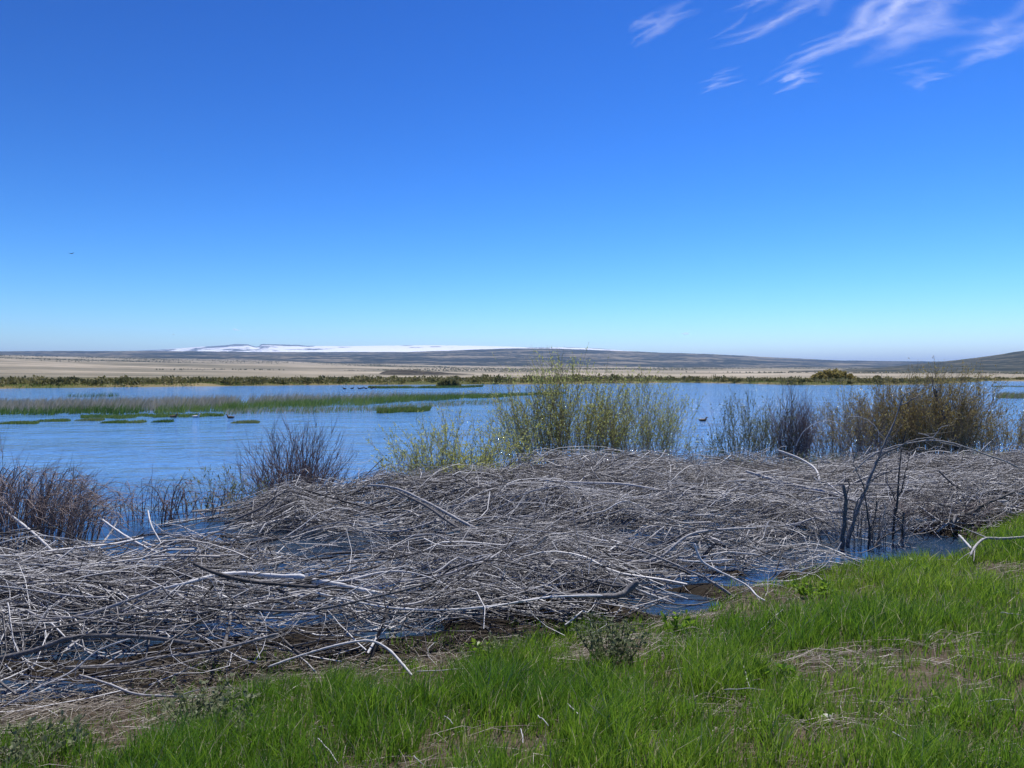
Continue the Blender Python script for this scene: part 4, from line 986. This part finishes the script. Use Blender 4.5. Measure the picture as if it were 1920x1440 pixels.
# a bird high over the lake
bp_ = px(135, 476, 120)
Vb_ = np.array([[-.05, .22, 0], [0, .05, .05], [.05, .22, 0], [0, -.25, 0], [-.55, -.02, .14], [-.5, -.14, .13], [.55, -.02, .14], [.5, -.14, .13], [0, .05, -.05], [0, .34, 0]])
Fb_ = [[0, 1, 9], [1, 2, 9], [2, 8, 9], [8, 0, 9], [0, 3, 1], [1, 3, 2], [2, 3, 8], [8, 3, 0], [1, 5, 4], [1, 3, 5], [1, 6, 7], [1, 7, 3], [8, 4, 5], [8, 5, 3], [8, 7, 6], [8, 3, 7]]
tag(obj('bird', mesh_np('bird', Vb_, [np.array(Fb_)], np.full(10, .05), False), M['feather'], loc=bp_), 'dark bird flying alone high in the blue sky', 'bird')

# ------------------------------------------------------------------ clouds
def cloud_mat(name, dens, sc):
    m, n, l, p = newmat(name)
    n.remove(p)
    at = n.new('ShaderNodeAttribute'); at.attribute_name = 'tone'
    uv = n.new('ShaderNodeAttribute'); uv.attribute_name = 'streak'; pos = uv.outputs['Vector']
    warp = noise(n, l, mapped(n, l, pos, (.5, .5, .5)), 1, 4)
    add = n.new('ShaderNodeVectorMath'); add.operation = 'MULTIPLY_ADD'
    l.new(warp.outputs['Color'], add.inputs[0]); add.inputs[1].default_value = (1.0, .55, 0); l.new(pos, add.inputs[2])
    a1 = noise(n, l, mapped(n, l, add.outputs[0], (.35, 1.5, 1)), 1, 9, .66)
    a2 = noise(n, l, mapped(n, l, add.outputs[0], (.22, .35, 1), loc=(7, 3, 0)), 1, 3, .5)
    mr = n.new('ShaderNodeMapRange'); mr.inputs['From Min'].default_value = .32; mr.inputs['From Max'].default_value = .85
    l.new(math_(n, l, 'ADD', math_(n, l, 'MULTIPLY', a1.outputs[0], .65), math_(n, l, 'MULTIPLY', a2.outputs[0], .35)), mr.inputs[0])
    al = math_(n, l, 'MULTIPLY', math_(n, l, 'MULTIPLY', at.outputs['Fac'], mr.outputs[0]), dens, True)
    df = n.new('ShaderNodeBsdfDiffuse'); df.inputs[0].default_value = (.9, .9, .9, 1)
    tr = n.new('ShaderNodeBsdfTranslucent'); tr.inputs[0].default_value = (.9, .9, .9, 1)
    mx = n.new('ShaderNodeMixShader'); mx.inputs[0].default_value = .75; l.new(df.outputs[0], mx.inputs[1]); l.new(tr.outputs[0], mx.inputs[2])
    tp = n.new('ShaderNodeBsdfTransparent')
    m2 = n.new('ShaderNodeMixShader'); l.new(al, m2.inputs[0]); l.new(tp.outputs[0], m2.inputs[1]); l.new(mx.outputs[0], m2.inputs[2])
    l.new(m2.outputs[0], n['Material Output'].inputs[0])
    return m
M['cirrus'] = cloud_mat('cirrus', .62, 1)
ALT = 8500.0
def cirrus(label, pts, widths, strength):
    """a bundle of thin drifting fibres of ice cloud at 8.5 km following the streak."""
    P0 = []
    for u, v in pts:
        D_ = (ALT - CZ) / ((HZ - v) / F); P0.append([(u - 960) / F * D_, D_, ALT])
    P0 = resample(np.array(P0), 60)
    tt = np.linspace(0, 1, 60); ti = np.linspace(0, 1, len(widths)); widths = np.array(widths) * .72
    T = np.gradient(P0, axis=0); T /= np.linalg.norm(T, axis=1, keepdims=True)
    Nn = np.stack([T[:, 1], -T[:, 0], T[:, 2] * 0], -1)
    VV, QQ, TT, SS = [], [], [], []; o = 0
    K = 9; c = np.linspace(-1, 1, K)
    for f_ in range(11):
        a_ = 0 if f_ < 2 else rng.uniform(0, .6); b_ = 1 if f_ < 2 else min(1, a_ + rng.uniform(.3, .7))
        i0_, i1_ = int(a_ * 59), int(b_ * 59) + 1
        if i1_ - i0_ < 8: continue
        sl = slice(i0_, i1_); n_ = i1_ - i0_; q_ = np.linspace(0, 1, n_)
        Wf = np.interp(tt, ti, widths)[sl]
        lat = (0.1 if f_ < 2 else .55) * rng.normal() + .30 * np.cumsum(rng.normal(0, .16, n_)) + .5 * rng.normal() * (q_ - .5)
        cen = P0[sl] + Nn[sl] * (lat * Wf)[:, None] + np.array([0, 0, 40.0 * f_])
        wd = Wf * rng.uniform(.22, .6) * (.45 + .55 * np.sin(np.pi * q_))
        st = np.interp(tt, ti, strength)[sl] * rng.uniform(.35, .8) * np.sin(np.pi * q_) ** .7
        V = cen[:, None] + Nn[sl][:, None] * (c[None, :, None] * wd[:, None, None])
        TT.append(((np.exp(-(c * 2.0) ** 2) - .018).clip(0)[None] * st[:, None]).ravel())
        al_ = np.concatenate([[0], np.cumsum(np.linalg.norm(np.diff(cen, axis=0), axis=1))]) / 1000
        SS.append(np.stack(np.broadcast_arrays(al_[:, None] + pts[0][0] + 3.7 * f_, (c[None] * wd[:, None]) / 1000 + pts[0][1] + 2.1 * f_, 0 * c[None]), -1).reshape(-1, 3))
        ids = np.arange(n_ * K).reshape(n_, K) + o; o += n_ * K
        VV.append(V.reshape(-1, 3)); QQ.append(np.stack([ids[:-1, :-1], ids[1:, :-1], ids[1:, 1:], ids[:-1, 1:]], -1).reshape(-1, 4))
    b = np.concatenate(VV); ctr_ = b.mean(0)
    me = mesh_np('cirrus_cloud', b - ctr_, QQ, np.concatenate(TT))
    me.attributes.new('streak', 'FLOAT_VECTOR', 'POINT').data.foreach_set('vector', np.concatenate(SS).astype(np.float32).ravel())
    return tag(obj('cirrus_cloud', me, M['cirrus'], loc=ctr_), label, 'cloud', 'cirrus streaks in the blue sky')
cirrus('brightest cirrus streak with a hooked kink', [(1420, 165), (1480, 135), (1540, 106), (1600, 84), (1645, 62), (1670, 30), (1720, 10), (1790, -25), (1880, -60)], [300, 700, 900, 900, 1100, 1300, 1500, 1800, 1800], [.4, .8, .95, .8, .9, 1, .8, .8, .6])
cirrus('broad faint veil beside the brightest cirrus streak', [(1590, 130), (1680, 90), (1760, 50), (1830, 20), (1900, -30)], [900, 2200, 2800, 2600, 1600], [.35, .42, .45, .5, .4])
cirrus('long thin cirrus streak parallel to the brightest one', [(1320, 95), (1390, 80), (1450, 52), (1510, 22), (1580, -6), (1640, -30)], [300, 700, 800, 900, 900, 700], [.3, .5, .6, .55, .5, .4])
cirrus('faint short cirrus streak with a small bright knot', [(1180, 92), (1220, 68), (1260, 48), (1320, 28)], [500, 800, 800, 500], [.3, .5, .45, .3])
cirrus('faint cirrus streak at the top over the long thin one', [(1350, 30), (1410, 12), (1460, -5), (1520, -25)], [400, 800, 900, 600], [.3, .45, .5, .3])
cirrus('small cirrus hook just under the brightest streak', [(1452, 182), (1475, 170), (1500, 155), (1540, 150)], [300, 600, 600, 500], [.6, .8, .6, .3])
cirrus('faint wisp below the long thin cirrus streak', [(1310, 180), (1350, 165), (1400, 152)], [300, 500, 400], [.3, .4, .3])
cirrus('pale cirrus wisp drifting apart from the brightest streak', [(1790, 140), (1830, 115), (1880, 100), (1940, 60)], [700, 1300, 1500, 1000], [.3, .5, .55, .4])
cirrus('small dim patch of cirrus under the broad faint veil', [(1715, 175), (1740, 155), (1770, 150)], [600, 1200, 700], [.3, .42, .3])
# small fair-weather puffs over the mountain: stacked thin layers of droplets
def puff(label, u, v, w_, h_, D_=52000, tilt=0):
    sc_ = D_ / F; K = 20; th_ = np.linspace(0, 2 * np.pi, K, endpoint=False)
    VV, FF, TT, SS = [], [], [], []; o = 0
    for k_ in range(12):
        f_ = k_ / 11 * 2 - 1
        rw = np.sqrt(1 - .85 * f_ * f_) * rng.uniform(.75, 1.1) * w_ * .5
        cx_ = rng.normal(0, w_ * .10) - f_ * tilt * 1.5; z_ = f_ * h_ * .5
        for r_, t_ in ((0, 1.0), (.55, .9), (1, 0.)):
            rr_ = rw * r_ * (1 + .25 * rng.random(K))
            VV.append(np.stack([cx_ + np.cos(th_) * rr_, np.sin(th_) * rr_, z_ + 0 * th_ - .06 * h_ * r_], -1)); TT.append(np.full(K, t_ * 1.6))
        ids = np.arange(3 * K).reshape(3, K) + o; o += 3 * K
        FF.append(np.stack([ids[:-1], np.roll(ids[:-1], -1, 1), np.roll(ids[1:], -1, 1), ids[1:]], -1).reshape(-1, 4))
    b = np.concatenate(VV) * sc_
    me = mesh_np('puff_cloud', b, FF, np.concatenate(TT))
    me.attributes.new('streak', 'FLOAT_VECTOR', 'POINT').data.foreach_set('vector', (b / 300).astype(np.float32).ravel())
    return tag(obj('puff_cloud', me, M['cirrus'], loc=px(u, v, D_)), label, 'cloud', 'small puff clouds near the horizon')
puff('small slanted white puff cloud above the snowy mountain', 443, 618, 14, 4, tilt=2.2)
puff('tiny white puff cloud beside the slanted puff over the mountain', 326, 627, 7, 2.5)
puff('flat white puff cloud over the dark ridge', 1285, 625.5, 19, 4.5)
puff('tiniest puff cloud over the snowfield', 1069, 609, 4, 2.5)

# ------------------------------------------------------------------ air
bx0, bx1, by0, by1, bz0, bz1 = -90000, 90000, -90000, 90000, -60.0, 1990.0
hv = np.array([[x_, y_, z_] for z_ in (bz0, bz1) for y_ in (by0, by1) for x_ in (bx0, bx1)])
hf = np.array([[0, 2, 3, 1], [4, 5, 7, 6], [0, 1, 5, 4], [2, 6, 7, 3], [0, 4, 6, 2], [1, 3, 7, 5]])
m = bpy.data.materials.new('haze'); m.use_nodes = True
n, l = m.node_tree.nodes, m.node_tree.links
n.remove(n['Principled BSDF'])
pv = n.new('ShaderNodeVolumePrincipled'); pv.inputs['Color'].default_value = (.36, .60, 1, 1)
pv.inputs['Density'].default_value = 2.5e-5; pv.inputs['Anisotropy'].default_value = 0.1
l.new(pv.outputs[0], n['Material Output'].inputs['Volume'])
tag(obj('haze', mesh_np('haze', hv, [hf], smooth=False), m), 'thin blue air softening the distant hills and mountain', 'haze', kind='stuff')
